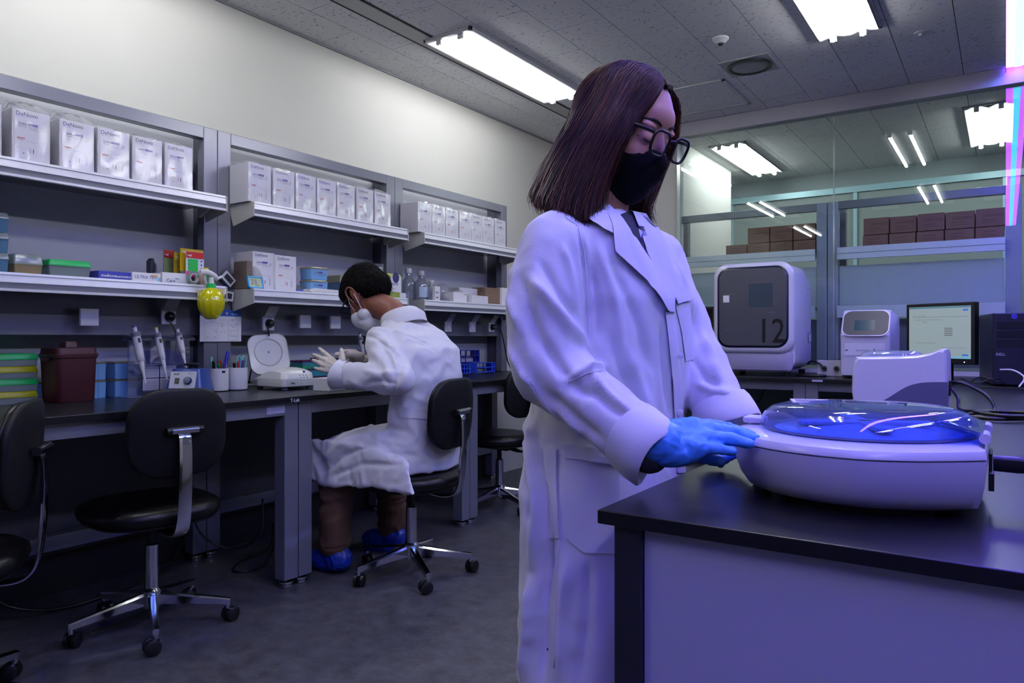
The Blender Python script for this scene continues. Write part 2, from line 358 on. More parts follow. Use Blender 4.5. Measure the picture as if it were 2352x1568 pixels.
# ================================================================ things on the shelves and the bench
ZU, ZL = 1.6825, 1.2795
def yat(px, X): return onX(px, 775, X).y
m_card = M('white_carton', 'e9e7ee', .5, var=.02)
m_ink = M('print_violet', '6a3aa8', .5, var=0); m_ink2 = M('print_orange', 'c8684a', .5, var=0); m_ink3 = M('print_grey', '6b6b86', .5, var=0); m_ink4 = M('print_red', 'c0473c', .5, var=0)
m_black_ink = M('print_black', '1c1c24', .5, var=0); m_blue_ink = M('print_blue', '2a62b8', .5, var=0); m_white_ink = M('print_white', 'e8e8f0', .5, var=0)
m_bag = clear('plastic_bag', 'fafafc', .02, .13, .12)
m_clear = clear('clear_plastic', 'dfe4e6', .08, .08, .12)
def kit_print(mb, X, W, H, small=False):
    """printed front of a kit carton on the plane x = X, reading direction +y"""
    def R(y0, y1, z0, z1, m): mb.add([(X, y0, z0), (X, y1, z0), (X, y1, z1), (X, y0, z1)], [(0, 1, 2, 3)], m)
    xd, yd = (0, 1, 0), (0, 0, 1); L = -W/2
    if not small:
        hosted(mb, 'DeNovo', W*.165, (X, L+W*.09, H*.875), xd, yd, 2, .0003)
        for k in range(1): R(L+W*.09, L+W*.40, H*.85, H*.854, 2)
    zz = H*.70 if not small else H*.55
    hosted(mb, 'DeNovo', W*.09, (X, L+W*.17, zz), xd, yd, 2, .0002)
    hosted(mb, 'filter tips', W*.055, (X, L+W*.17, zz-W*.06), xd, yd, 2)
    R(L+W*.42, L+W*.67, zz, zz+W*.07, 0)
    for k in range(3): R(L+W*.42, L+W*(.66 if k < 2 else .80), zz-W*(.035+.035*k), zz-W*(.028+.035*k), 2)
    n = 14; cy_, cz = L+W*.79, zz-W*.03
    for j in range(n):
        a, b = 2*PI*j/n, 2*PI*(j+1)/n
        mb.add([(X, cy_+r*W*math.cos(q), cz+r*W*math.sin(q)) for r, q in ((.048, a), (.048, b), (.036, b), (.036, a))], [(0, 1, 2, 3)], 2)
    if small: return
    R(L+W*.13, L+W*.33, H*.42, H*.445, 1)
    R(L+W*.15, L+W*.30, H*.395, H*.40, 2)
    R(L+W*.38, L+W*.9, H*.385, H*.388, 2)
    R(L+W*.68, L+W*.82, H*.33, H*.335, 2)
    R(L+W*.54, L+W*.57, H*.16, H*.25, 3); R(L+W*.28, L+W*.31, H*.13, H*.15, 2)
    R(L+W*.74, L+W*.80, H*.12, H*.30, 4); R(L+W*.44, L+W*.49, H*.16, H*.26, 4)
inks = [m_ink, m_ink2, m_ink3, m_ink4, M('print_pale', 'c4c6d4', .5, var=0)]
KD = .145
def make_bag(W, H, D, seed, peak):
    rnd = random.Random(seed); mb = MB(); rs = []
    base = rrect(D+.008, W+.003, .008, 2)
    N = 40; pts = []
    per = [Vector((x, y, 0)) for x, y in base]; K = len(per); cum = [0]
    for i in range(K): cum.append(cum[-1]+(per[(i+1) % K]-per[i]).length)
    for j in range(N):
        s = cum[-1]*j/N; i = max(q for q in range(K) if cum[q] <= s+1e-9); f = (s-cum[i])/max(1e-6, cum[i+1]-cum[i])
        pts.append(per[i].lerp(per[(i+1) % K], f))
    levels = [(.001, 1), (.03, 1), (.06, 1), (.09, 1), (.12, 1), (.15, 1), (H+.001, 1), (H+.006, .97), (H+.4*peak, .8), (H+.75*peak, .55), (H+peak, .3)]
    for q, (z, s) in enumerate(levels):
        ring = []
        for p in pts:
            nn = noise.noise(Vector((p.x*28+seed*9, p.y*28, z*22)))
            off = 1+abs(nn)*.06 if q < 7 else 1+nn*.3
            zz = z + (noise.noise(Vector((p.x*20, p.y*20, seed*3+z*10)))*(.006 if q < 7 else .35*peak) if q > 0 else 0)
            ring.append((p.x*s*off+(0 if q < 7 else -.02*(q-6)/4), p.y*(s if q < 8 else max(s, .8-.1*(q-8)))*off, max(.001, zz) if q != 7 else z+abs(nn)*.004))
        rs.append(ring)
    mb.rings(rs, 0, True); return mb
def make_kit(bag, seed=0, W=.124, H=.18, D=KD, peak=.02):
    t = thing('kit_carton', 'x', 'carton', (-99, 0, 0))
    MB().box(-D/2, D/2, -W/2, W/2, 0, H).build('carton', m_card, t, bevel=.0015)
    mb = MB(); kit_print(mb, D/2+.0006, W, H); mb.build('print', inks, t)
    if bag: make_bag(W, H, D, seed, peak).build('plastic_bag', m_bag, t, smooth='a', angle=.35)
    return t
kits = [make_kit(True, s, peak=p) for s, p in ((1, .045), (2, .02), (3, .028), (4, .014))]
loose = make_kit(False)
used_k = set()
def put_kit(i, X, Y, Z, label, group):
    src = kits[i]
    if i not in used_k: used_k.add(i); o = src; o.location = (X, Y, Z)
    else: o = dup(src, (X, Y, Z))
    o['label'] = label; o['group'] = group; return o
X0 = -2.9-KD/2
ordn = ['first', 'second', 'third', 'fourth', 'fifth', 'sixth', 'seventh']
g = 'bagged kit cartons on the top shelves'
r1 = [1.045, 1.201, 1.357, 1.494, 1.63, 1.767]
for k, y in enumerate(r1): put_kit([1, 0, 0, 3, 1, 2][k], X0, y, ZU, 'bagged white kit carton, ' + ['cut by the photo edge', 'tall open bag, beside the cut one', 'tallest peaked bag, third along', 'fourth along the nearest top shelf', 'fifth along, creased by a bright fold', 'last before the steel posts'][k] + ', nearest rack', g)
r2 = [2.172, 2.31, 2.445, 2.579, 2.712, 2.85, 2.987]
for k, y in enumerate(r2): put_kit([3, 1, 3, 1, 3, 2, 2][k], X0, y, ZU, ordn[k]+' bagged white kit carton on the middle rack top shelf from the near posts', g)
r3 = [3.347, 3.477, 3.608, 3.745, 3.872, 4.0, 4.14]
for k, y in enumerate(r3): put_kit([1, 3, 3, 2, 3, 1, 3][k], X0, y, ZU, ordn[k]+' bagged white kit carton on the far rack top shelf from the near posts', g)
# two loose kit cartons on the middle shelf
loose.location = (-2.9-.12, 2.229, ZL); loose['label'] = 'taller loose white kit carton standing behind the blue framed thermometer'
l2 = dup(loose, (-2.9-.105, 2.347, ZL), None, 'shorter loose white kit carton beside the taller one'); l2.scale = (1, 1, .955)
for o in (loose, l2): o['group'] = 'loose kit cartons on the middle shelf'
# ---- coloured boxes with lids
def lid_box(name, label, cat, X, Y, Z, W, D, H, mb_, ml, lidh=.3, group=None, printed=False, rz=0, lip=.002, taper=.94):
    t = thing(name, label, cat, (X, Y, Z), rz, group)
    b = MB(); b.rings([[(x*taper, y*taper, 0) for x, y in rrect(D, W, .006, 3)], [(x, y, H*(1-lidh)) for x, y in rrect(D, W, .006, 3)]])
    o = b.build('base', mb_, t, smooth='a')
    l = MB(); l.rings([[(x, y, H*(1-lidh)) for x, y in rrect(D+2*lip, W+2*lip, .007, 3)], [(x, y, H*(1-lidh)+.004) for x, y in rrect(D+2*lip, W+2*lip, .007, 3)], [(x*.97, y*.97, H-.002) for x, y in rrect(D, W, .007, 3)], [(x*.95, y*.95, H) for x, y in rrect(D, W, .007, 3)]])
    l.build('lid', ml, t, smooth='a')
    if printed:
        p = MB(); kit_print(p, D/2*(1+taper)/2+.0022, W, H*(1-lidh)*1.15, True); p.build('print', inks, t)
    return t
m_lblue = M('light_blue_plastic', '7fb2e6', .4); m_lid_clear = clear('clear_lid', 'd9cfa8', .08, .1, .35); m_teal = M('teal_plastic', '3d9da6', .4); m_plum = M('plum_plastic', '57204f', .4)
m_green = M('green_plastic', '00a650', .35); m_yel = M('yellow_plastic', 'a8a400', .35); m_mil = clear('milky_plastic', 'b9c9c6', .06, .2, .4); m_bluec = clear('blue_clear', '6fa6cc', .08, .1, .5)
for k in range(2):
    lid_box('tip_box', ['lower light blue tip box', 'upper light blue tip box'][k]+' with violet print on the middle shelf', 'box', -2.96, yat(739, -2.9), ZL+.066*k, .112, .09, .064, m_lblue, m_lid_clear, .14, 'light blue tip boxes', True)
lid_box('tip_box', 'green lidded clear tip box on the nearest lower shelf', 'box', -3.0, 1.355, ZL, .15, .11, .064, m_mil, m_green, .35)
lid_box('tip_box', 'clear lidded tip box with yellow tips on the nearest lower shelf', 'box', -3.0, 1.215, ZL, .095, .09, .074, clear('amber_clear', 'c9b380', .08, .15, .5), m_mil, .5)
for k in range(3):
    lid_box('tip_box', ['bottom', 'middle', 'top'][k]+' of three stacked clear blue boxes at the photo edge on the lower shelf', 'box', -3.0, 1.10, ZL+.072*k, .1, .1, .07, m_bluec, m_mil, .3, 'stacked clear blue boxes')
# flat cartons
def carton(name, label, cat, X, Y, Z, W, D, H, m, group=None, rz=0, texts=(), parts=None, bevel=.0012):
    t = thing(name, label, cat, (X, Y, Z), rz, group)
    MB().box(-D/2, D/2, -W/2, W/2, 0, H).build('carton', m, t, bevel=bevel)
    if texts:
        mb = MB(); ms = []
        for txt, size, y, z, m2 in texts:
            if m2 not in ms: ms.append(m2)
            if txt is None: a, b = size; mb.add([(D/2+.0006, y, z), (D/2+.0006, y+a, z), (D/2+.0006, y+a, z+b), (D/2+.0006, y, z+b)], [(0, 1, 2, 3)], ms.index(m2))
            else: hosted(mb, txt, size, (D/2+.0008, y, z), (0, 1, 0), (0, 0, 1), ms.index(m2), .0003)
        mb.build('print', ms, t)
    return t
carton('flat_box', 'flat dark blue box lying on the nearest lower shelf', 'box', -2.98, 1.515, ZL, .13, .1, .033, M('dark_blue_card', '3a41a8', .45), texts=[('medicom', .016, -.055, .01, m_white_ink), ('examination', .013, .0, .01, m_white_ink)])
carton('flat_box', 'flat white glove box printed ULTRA TEX on the lower shelf', 'box', -2.97, 1.637, ZL, .118, .1, .036, m_card, texts=[('ULTRA TEX', .018, -.05, .012, M('print_steel', '6a7ca0', .5, var=0)), (None, (.03, .011), .018, .02, M('print_tan', 'd8b27c', .5, var=0)), (None, (.012, .016), .046, .004, M('print_aqua', '7fbcd8', .5, var=0))])
carton('flat_box', 'small white carton with a grey swirl mark beside the tape roll', 'box', -2.98, 1.775, ZL, .125, .09, .046, m_card, texts=[('Care', .02, -.045, .006, m_ink3), ('tissue', .008, -.005, .02, m_ink3)])
t = thing('tape_roll', 'clear tape roll standing at the shelf edge', 'tape', (-2.915, 1.84, ZL+.028), 0)
MB().lathe([(.028, -.009), (.028, .009), (.019, .009), (.019, -.009), (.028, -.009)], 32, axis='x', cap=False).build('tape', m_mil, t, smooth='a')
MB().lathe([(.019, -.01), (.019, .01), (.016, .01), (.016, -.01), (.019, -.01)], 32, axis='x', cap=False).build('core', m_plast, t, smooth='a')
t = thing('hand_sponge', 'tan sponge lump tucked behind the spray bottle trigger', 'sponge', (-2.93, 1.885, ZL), 0)
mb = MB(); mb.rings([[(x*s*(1+.1*math.sin(7*i)), y*s*(1+.08*math.cos(5*i)), z) for i, (x, y) in enumerate(rrect(.05, .045, .02, 3))] for z, s in ((0, .8), (.012, 1), (.03, 1.05), (.042, .9), (.046, .6))])
mb.build('sponge', M('tan_foam', '9c7f6c', .9, var=.3, sc_=90, bump=.6, bsc=300), t, smooth='a')
# sticker packs
def pack(X, y0, y1, z0, z1, cols, label, rz=0, dots=False):
    t = thing('sticker_pack', label, 'stationery', (X, (y0+y1)/2, z0), rz, 'hanging packs of stickers')
    W = y1-y0; H = z1-z0
    MB().box(-.004, .0, -W/2, W/2, 0, H).build('sheet', M('pack_'+cols[0], cols[0], .4, var=0), t)
    MB().box(.0, .0012, -W/2+.001, W/2-.001, H*.74, H-.001).build('header_card', M('pack_'+cols[1], cols[1], .35, var=0), t, bevel=.0004)
    if dots:
        mb = MB()
        for a in range(4):
            for b in range(4): mb.lathe([(.0042, 0), (.0042, .0008), (.0001, .0009)], 12, axis='x', c=(.0, -W/2+.012+a*(W-.024)/3, H*.18+b*H*.155))
        mb.build('dot_stickers', m_blue_ink, t)
        MB().box(.0009, .002, -W/2+.01, W*.14, H*.22, H*.70).build('green_note', M('note_green', '18b444', .6, var=0), t)
        m2 = MB(); m2.box(.0013, .0024, -W/2, -W/2+.012, -.0, H*.22).box(.0013, .0024, W*.16, W/2, -.0, H*.22).build('pink_note', M('note_pink', 'e81f96', .6, var=0), t)
        m3 = MB(); m3.prism([(-W/2+.01, .0), (W*.05, .0), (-W*.18, H*.2)], .0024, .0032, axis='x') if False else m3.add([(.0032, -W/2+.01, .0), (.0032, W*.05, 0), (.0032, -W*.2, H*.2)], [(0, 1, 2)]); m3.build('pink_arrow', MC['note_pink'], t)
        MB().box(.0025, .0035, -W*.05, W*.3, -.0, H*.14).build('tan_note', M('note_tan', 'c0a884', .6, var=0), t)
    mb = MB(); hosted(mb, 'nagi', .012, (.0016, -W*.42, H*.82), (0, 1, 0), (0, 0, 1), 0, .0003); mb.build('lettering', m_white_ink, t)
    return t
pack(-2.935, 1.82, 1.905, ZL+.035, ZL+.145, ('d8dce4', 'c01818'), 'red headed pack of blue dot stickers with green and pink notes', dots=True)
pack(-2.955, 1.805, 1.915, ZL+.06, ZL+.158, ('c9a800', 'cfae00'), 'yellow backed sticker pack behind the blue dot pack')
pack(-3.02, 1.765, 1.825, ZL+.02, ZL+.152, ('8fa06a', 'b01c22'), 'dark red headed pack leaning beside the dot sticker pack', .2)
pack(-2.98, 1.785, 1.83, ZL+.015, ZL+.14, ('a88a1c', 'd4c020'), 'yellow edged narrow pack standing between the red packs', .5)
t = thing('stapler', 'dark grey stapler standing on end behind the packs', 'stapler', (-3.06, 1.735, ZL), .3)
MB().prism([(-.012, 0), (.014, 0), (.012, .08), (.002, .115), (-.014, .1)], -.014, .014, axis='x').build('body', M('gunmetal', '4b4d58', .35, metal=.3), t, bevel=.003)
MB().prism([(.016, .0), (.022, .0), (.024, .085), (.016, .095)], -.01, .01, axis='x').build('arm', M('stapler_grey', '85869a', .3), t, bevel=.002)
# glue stick with yellow cap
t = thing('glue_stick', 'green glue stick with a yellow cap beside the steel post', 'glue', (-2.955, 1.925, ZL), 0)
MB().lathe([(.013, 0), (.013, .052), (.001, .053)], 20).build('tube', M('glue_green', '167a3a', .35), t, smooth='a')
MB().lathe([(.0145, .05), (.0145, .078), (.012, .081), (.001, .082)], 20).build('cap', M('yellow_cap', 'e8cf10', .35), t, smooth='a')
# ---- yellow spray bottle hanging by its trigger on the fascia
sb = onX(485, 690, -2.828); t = thing('spray_bottle', 'yellow ribbed spray bottle hanging from the shelf by its white trigger', 'bottle', (-2.828, sb.y, 1.247), 0)
prof = [(.001, -.118), (.02, -.118), (.026, -.114), (.038, -.10), (.050, -.075), (.0545, -.05), (.053, -.03), (.045, -.009), (.034, .006), (.02, .014), (.0165, .018), (.0165, .024)]
rs = []
for r, h in prof:
    rs.append([(r*(1+.03*math.cos(12*2*PI*j/72)*(r > .03))*math.cos(2*PI*j/72), r*(1+.03*math.cos(12*2*PI*j/72)*(r > .03))*math.sin(2*PI*j/72), h) for j in range(72)])
MB().rings(rs).build('bottle', M('yellow_translucent', 'c9c400', .12, spec=.6, var=.04, coat=.5), t, smooth=True)
MB().lathe([(.0, -.1182), (.018, -.1182), (.018, -.1155)], 24).build('base_ring', M('dark_olive', '5a5310', .4), t, smooth='a')
mb = MB(); mb.rings([[(r*(1+.04*(j % 2))*math.cos(2*PI*j/36), r*(1+.04*(j % 2))*math.sin(2*PI*j/36), h) for j in range(36)] for r, h in ((.018, .012), (.0185, .018), (.0175, .034), (.014, .036))]); mb.build('collar', M('collar_green', '12b455', .35), t)
sp = MB(); sp.tube([(0, 0, .034), (0, 0, .05), (0, .0, .062)], [.0125, .011, .011], 16)
sp.rings([[(x, y+.0, z) for x, z in [(a, b) for a, b in rrect(.02, .024, .008, 3, 0, c)]] for y, c in ((-.052, .078), (-.045, .082), (-.02, .083), (.0, .077), (.022, .066), (.027, .06))])
sp.build('spray_head', M('head_white', 'dcdcd8', .3), t, smooth='a')
MB().tube(curvepts([(0, .012, .06), (0, .028, .058), (0, .042, .064), (0, .052, .068)]), [.007]*25 if False else .006, 8).build('nozzle', MC['head_white'], t, smooth='a')
MB().tube(curvepts([(-.004, -.03, .072), (-.006, -.026, .05), (-.01, -.018, .036), (-.016, -.02, .022)]), .006, 8).build('trigger', MC['head_white'], t, smooth='a')
MB().tube([(-.012, -.04, .078), (-.03, -.04, .076), (-.04, -.04, .06)], .005, 8).build('hook', MC['head_white'], t, smooth='a')
# sticky notes on the fascia
for (a, b, z0, z1, lb, xx) in ((453, 476, 1.19, 1.255, 'tan sticky note on the shelf edge behind the spray bottle', -2.876), (492, 516, 1.235, 1.266, 'folded pale sticky note beside the spray bottle neck', -2.8755)):
    y0, y1 = yat(a, xx), yat(b, xx)
    tag(MB().box(xx, xx+.0008, y0, y1, z0, z1).build('sticky_note', M('note_paper', 'd9c08a', .7), None), lb, 'note', 'sticky notes on the shelf edge')
# kitchen timers on the post
def timer(X, Y, Z, rx, label):
    t = thing('timer', label, 'timer', (X, Y, Z), 0, 'white kitchen timers'); t.rotation_euler = (rx, 0, 0)
    MB().box(-.011, .007, -.035, .035, -.024, .024).build('case', M('timer_case', '6f6fa0', .35), t, bevel=.004)
    MB().box(.007, .011, -.034, .034, -.023, .023).build('face', m_plast, t, bevel=.002)
    s = MB().box(.0105, .0115, -.024, .024, -.012, .014).build('display', M('lcd_dark', '3a3e44', .2), t)
    mb = MB(); hosted(mb, '00:00', .018, (.0119, -.021, -.006), (0, 1, 0), (0, 0, 1)); mb.build('digits', m_black_ink, t)
timer(XR+.02, yat(522, XR+.02), 1.325, -.75, 'tilted white timer stuck on the steel posts')
timer(XR+.02, yat(519, XR+.02), 1.245, -.12, 'level white timer just below the tilted one')
# printed notice with blue header hanging on the posts
nx = XR+.012; y0, y1 = yat(459, nx), yat(554, nx)
z1 = onX(554, 713, nx).z; z0 = onX(500, 784, nx).z
t = thing('notice_sheet', 'white printed notice with a blue header taped on the steel posts', 'notice', (nx, (y0+y1)/2, z0), 0)
W = y1-y0; H = z1-z0
MB().box(-.0015, .0, -W/2, W/2, 0, H).build('sheet', M('paper', 'e4e2ea', .6, var=0), t)
MB().box(.0, .0006, -W/2, W/2, H*.8, H).build('header', M('header_blue', '2058b4', .5, var=0), t)
mb = MB(); hosted(mb, 'muro', H*.1, (.0012, W*.25, H*.85), (0, 1, 0), (0, 0, 1), 0)
mb.lathe([(.006, .0006), (.006, .001), (.0001, .0012)], 16, c=(0, W*.14, H*.895), m=1, axis='x') 
def rect_lines(mb, y0, y1, z0, z1, m, th=.0007, x=.0004):
    for a in ((y0, y1, z0, z0+th), (y0, y1, z1-th, z1), (y0, y0+th, z0, z1), (y1-th, y1, z0, z1)):
        mb.add([(x, a[0], a[2]), (x, a[1], a[2]), (x, a[1], a[3]), (x, a[0], a[3])], [(0, 1, 2, 3)], m)
rect_lines(mb, -W*.4, -W*.08, H*.1, H*.6, 2); rect_lines(mb, W*.17, W*.42, H*.05, H*.7, 2)
for q in (.2, .36, .54): rect_lines(mb, W*.17, W*.42, H*q, H*q+.0007, 2)
rnd = random.Random(5)
for q in range(46):
    yy = rnd.choice([rnd.uniform(-.38, -.14), rnd.uniform(.19, .36), rnd.uniform(-.03, .08)])*W; zz = rnd.choice([.15, .22, .3, .36, .45, .5, .56, .64, .68])*H
    l = rnd.uniform(.003, .012); mb.add([(.0005, yy, zz), (.0005, yy+l, zz), (.0005, yy+l, zz+.0016), (.0005, yy, zz+.0016)], [(0, 1, 2, 3)], 2)
mb.build('print', [m_white_ink, M('logo_pink', 'e8a0a0', .5, var=0), m_ink3], t)
# ---- wall sockets on the service panel
m_sock = M('socket_white', 'c9c7d2', .3)
XP = -3.03
def socket(px, py, kind, label):
    p = onX(px, py, XP); s = .036
    t = thing('wall_socket', label, 'socket', (XP, p.y, p.z), 0, 'sockets on the grey service panel')
    if kind == 'closed':
        MB().box(0, .016, -s, s, -s, s).build('cover', m_sock, t, bevel=.004); return t
    MB().box(0, .012, -.033, .033, -.034, .034).build('plate', m_sock, t, bevel=.003)
    MB().lathe([(.024, .0121), (.024, .0135), (.021, .0135), (.021, .0122)], 24, axis='x', cap=False).build('recess_ring', M('socket_rim_grey', '8f8d9c', .4), t, smooth='a')  # thin ring in a darker grey than the plate
    f = MB(); f.T = Matrix.Translation((.012, 0, .034)) @ Matrix.Rotation(math.radians(38), 4, 'Y'); f.box(0, .006, -.031, .031, 0, .066); f.T = Matrix.Identity(4)
    f.build('flap', M('flap_grey', 'b4b2be', .35), t, bevel=.003)
    if kind == 'plug':
        pl = thing('power_plug', 'black power plug in the ' + label.replace('white ', ''), 'plug', (XP+.0125, p.y, p.z), 0, 'plugs in the wall sockets')
        MB().lathe([(.021, 0), (.021, .012), (.016, .024), (.008, .03), (.001, .031)], 24, axis='x').build('body', m_black, pl, smooth='a')
        return t
    return t
socket(202, 728, 'closed', 'closed white socket cover nearest the camera')
socket(385, 727, 'plug', 'open white socket above the pipette rack')
socket(614, 743, 'plug', 'open white socket above the open centrifuge')
socket(698, 738, 'closed', 'closed white socket cover right of the open centrifuge')
socket(767, 740, 'closed', 'closed white socket cover in front of the bowed face')
socket(1027, 750, 'open', 'open empty white socket just past the sitting back')
socket(1083, 751, 'open', 'open empty white socket between its two neighbours')
socket(1127, 751, 'plug', 'open white socket with the long black cord')
def cable(name, label, pts, r=.0035, m=None, cat='cable', n=10, group=None, seg=8):
    o = MB().tube(curvepts(pts, n), r, seg).build(name, m or m_black, None, smooth=True); return tag(o, label, cat, group)
p = onX(388, 733, XP+.03); cable('cable', 'black cable hanging from the plug above the pipettes', [p, (XP+.05, p.y+.02, p.z-.06), (XP+.03, p.y+.03, 1.0), (XP-.04, p.y+.04, .9), (XP-.1, p.y+.03, .815)])
p = onX(615, 749, XP+.03); cable('cable', 'black cable dropping behind the open centrifuge lid', [p, (XP+.03, p.y+.008, p.z-.045), (XP+.006, p.y+.014, 1.072), (-3.10, p.y+.014, 1.03), (-3.15, p.y, .82)])
cable('cable', 'long black cord curving down from the last socket', [onX(1131, 751, XP+.03), onX(1150, 760, XP+.06), onX(1158, 790, XP+.04), onX(1165, 825, XP+.03), onX(1172, 843, XP), onX(1176, 848, XP-.05)], .004)
# ---------------------------------------------------------------- on the worktop
def onTop(px, py): return onZ(px, py, ZT+.0005)
# stack of coloured racks cut by the photo edge
for k in range(4):
    t = lid_box('tip_rack', ['bottom yellow', 'lower green', 'upper yellow', 'top green'][k]+' lidded rack of the stack at the photo edge', 'rack', -3.1, 1.165, ZT+.0005+.0465*k, .23, .13, .046, m_mil, [m_yel, m_green][k % 2], .5, 'stack of green and yellow racks', taper=.99)
# light blue cartons stacked behind the bin
for (a, b, nm) in ((203, 242, 'between the maroon bin and the pipette rack'), (260, 325, 'behind the pipette rack')):
    X = -3.1; y0, y1 = yat(a, X+.04), yat(b, X+.04)
    for k in range(2):
        t = lid_box('tip_box', ['lower', 'upper'][k]+' light blue box stacked '+nm, 'box', X-.01, (y0+y1)/2, ZT+.0005+.074*k, y1-y0, .12 if a < 250 else .13, .072, m_lblue, m_lid_clear, .1, 'light blue boxes on the worktop', taper=.97)
        MB().box(.0595, .0605, -.001, .001, 0, .062).build('seam', M('seam_blue', '5d93cc', .5), t)
lid_box('tip_box', 'light blue box wedged behind the maroon bin', 'box', -3.12, 1.305, ZT+.0005, .07, .1, .075, m_lblue, m_lid_clear, .1)
# maroon bin
bc = Vector((-2.99, yat(158, -2.99), ZT+.0005))
t = thing('waste_bin', 'maroon plastic bin with a handled lid on the worktop', 'bin', bc, .1)
m_mar = M('maroon_plastic', '3a0b15', .45)
mb = MB(); mb.rings([[(x*s, y*s, z) for x, y in rrect(.13, .155, .02, 4)] for z, s in ((0, .9), (.004, .93), (.165, 1.0), (.17, 1.06), (.176, 1.06))]); mb.build('body', m_mar, t, smooth='a')
mb = MB(); mb.rings([[(x*s, y*s, z) for x, y in rrect(.13, .155, .02, 4)] for z, s in ((.177, 1.1), (.182, 1.1), (.184, 1.02), (.205, .98), (.208, .9))])
mb.build('lid', m_mar, t, smooth='a')
mb = MB(); mb.rings([[(x*s, y*s, z) for x, y in rrect(.045, .055, .01, 3)] for z, s in ((.206, 1), (.226, .9), (.231, .8))]); mb.build('handle', m_mar, t, smooth='a')
for s in (-1, 1): MB().box(-.02, .02, s*.085-.012, s*.085+.012, .158, .17).build('lug', m_mar, t, bevel=.003)
# acrylic pipette stand and pipettes
PX = -2.97; ya, yb = 1.59, 1.865
t = thing('pipette_stand', 'clear acrylic stand holding three pipettes', 'stand', (PX, (ya+yb)/2, ZT+.0005)); W = yb-ya
m_acr = clear('acrylic', 'dfe4f4', .12, .03, .05)
MB().box(-.05, .035, -W/2-.02, W/2+.02, 0, .004).build('base', m_acr, t, bevel=.001)
MB().box(-.012, -.008, -W/2, W/2, .004, .235).build('back_plate', m_acr, t, bevel=.001)
mb = MB(); mb.rings([[(-.01+.045*math.cos(a)-.0, yy, .235+.02*math.sin(a)) for a in [PI*k/8 for k in range(9)]]+[(-.01+.042*math.cos(a), yy, .232+.018*math.sin(a)) for a in [PI*k/8 for k in range(8, -1, -1)]] for yy in (-W/2, W/2)]); mb.build('hook_rail', m_acr, t, smooth='a')
MB().box(-.0, .03, -W/2+.02, W/2, .13, .134).build('tip_shelf', m_acr, t)
MB().box(-.03, -.02, -W/2+.07, W/2-.02, .03, .19).build('blue_backing', M('deep_blue_card', '20189a', .4), t)
for k in range(2):
    for j in range(2):
        y_ = -W/2+.06+.075*j; z_ = .025+.052*k
        c = MB().box(-.004, -.002, y_, y_+.07, z_, z_+.048).build('chart_card', M('chart_paper', 'c8c4d4', .6), t)
        mb = MB()
        for q in range(6): mb.add([(-.0015, y_+.006, z_+.006+q*.0065), (-.0015, y_+.062, z_+.006+q*.0065), (-.0015, y_+.062, z_+.0075+q*.0065), (-.0015, y_+.006, z_+.0075+q*.0065)], [(0, 1, 2, 3)])
        mb.build('ruled_lines', m_ink3, c)
def pipette(label, top, tip, capc, thick=1.0, window=True):
    top = Vector(top); tip = Vector(tip); d = (tip-top); Lg = d.length
    t = thing('pipette', label, 'pipette', top); q = Vector((0, 0, -1)).rotation_difference(d.normalized()); t.rotation_mode = 'QUATERNION'; t.rotation_quaternion = q
    s = Lg/.25
    MB().lathe([(.001, .0), (.0075*thick, 0), (.008*thick, -.006*s), (.001, -.0065*s)][::-1], 16).build('button', M('btn_'+capc, capc, .35, var=0), t, smooth='a')
    MB().lathe([(.007*thick, -.0065*s), (.007*thick, -.026*s)], 16).build('plunger', m_plast, t, smooth='a')
    MB().lathe([(.012*thick, -.0262*s), (.0165*thick, -.032*s), (.015*thick, -.046*s)], 20).build('grip_collar', M('pip_grey', '7c7c86', .35), t, smooth='a')
    MB().lathe([(.013*thick, -.0462*s), (.0135*thick, -.08*s), (.0125*thick, -.125*s), (.0115*thick, -.15*s), (.010*thick, -.153*s)], 20).build('body', M('pip_white', 'cfcdd6', .3), t, smooth='a')
    MB().lathe([(.009*thick, -.1532*s), (.008*thick, -.175*s), (.0045*thick, -.2*s), (.003*thick, -.249*s), (.0015*thick, -.25*s)], 16).build('shaft', m_plast, t, smooth='a')
    MB().box(.010*thick, .0142*thick, -.0045, .0045, -.075*s, -.055*s).build('volume_window', m_black, t)
    return t
pt = lambda px, py, X: onX(px, py, X)
pipette('tall white pipette leaning at the near end of the stand', pt(308, 748, PX+.03), pt(334, 880, PX+.06), '2b2f6a', 1.25)
pipette('white pipette with a yellow button in the middle of the stand', pt(358, 752, PX+.03), pt(384, 872, PX+.06), 'd8cc10', 1.0)
pipette('white pipette with a grey button at the far end of the stand', pt(407, 754, PX+.03), pt(428, 845, PX+.06), '8a8fa8', 1.0)
# blue vortex mixer
vc = Vector((-2.85, 1.785, ZT+.0005)); t = thing('vortex_mixer', 'dark blue vortex mixer with a knob panel on the worktop', 'mixer', vc, -.98)
m_vb = M('mixer_blue', '1d3c86', .35)
a, b, h = .072, .078, .115
mb = MB(); mb.rings([[(x, y, z) for x, y in P] for z, P in ((.0, rrect(2*a, 2*b, .015, 3)), (.02, rrect(2*a, 2*b, .015, 3)), (.03, rrect(2*a-.008, 2*b-.004, .015, 3)), (h, [(x*.72-.012, y*.74) for x, y in rrect(2*a, 2*b, .015, 3)]))])
mb.build('housing', m_vb, t, smooth='a', angle=.5)
sl = math.atan2(a-.004-(a*.72-.012), h-.03)
pn = MB(); pn.T = Matrix.Translation((a-.002, 0, .03)) @ Matrix.Rotation(-sl, 4, 'Y'); pn.box(-.001, .001, -.058, .05, .006, .078)
pn.T = Matrix.Identity(4); pl = pn.build('control_panel', M('panel_silver', 'b8bac6', .35), t, bevel=.0005)
T0 = Matrix.Translation((a-.002, 0, .03)) @ Matrix.Rotation(-sl, 4, 'Y')
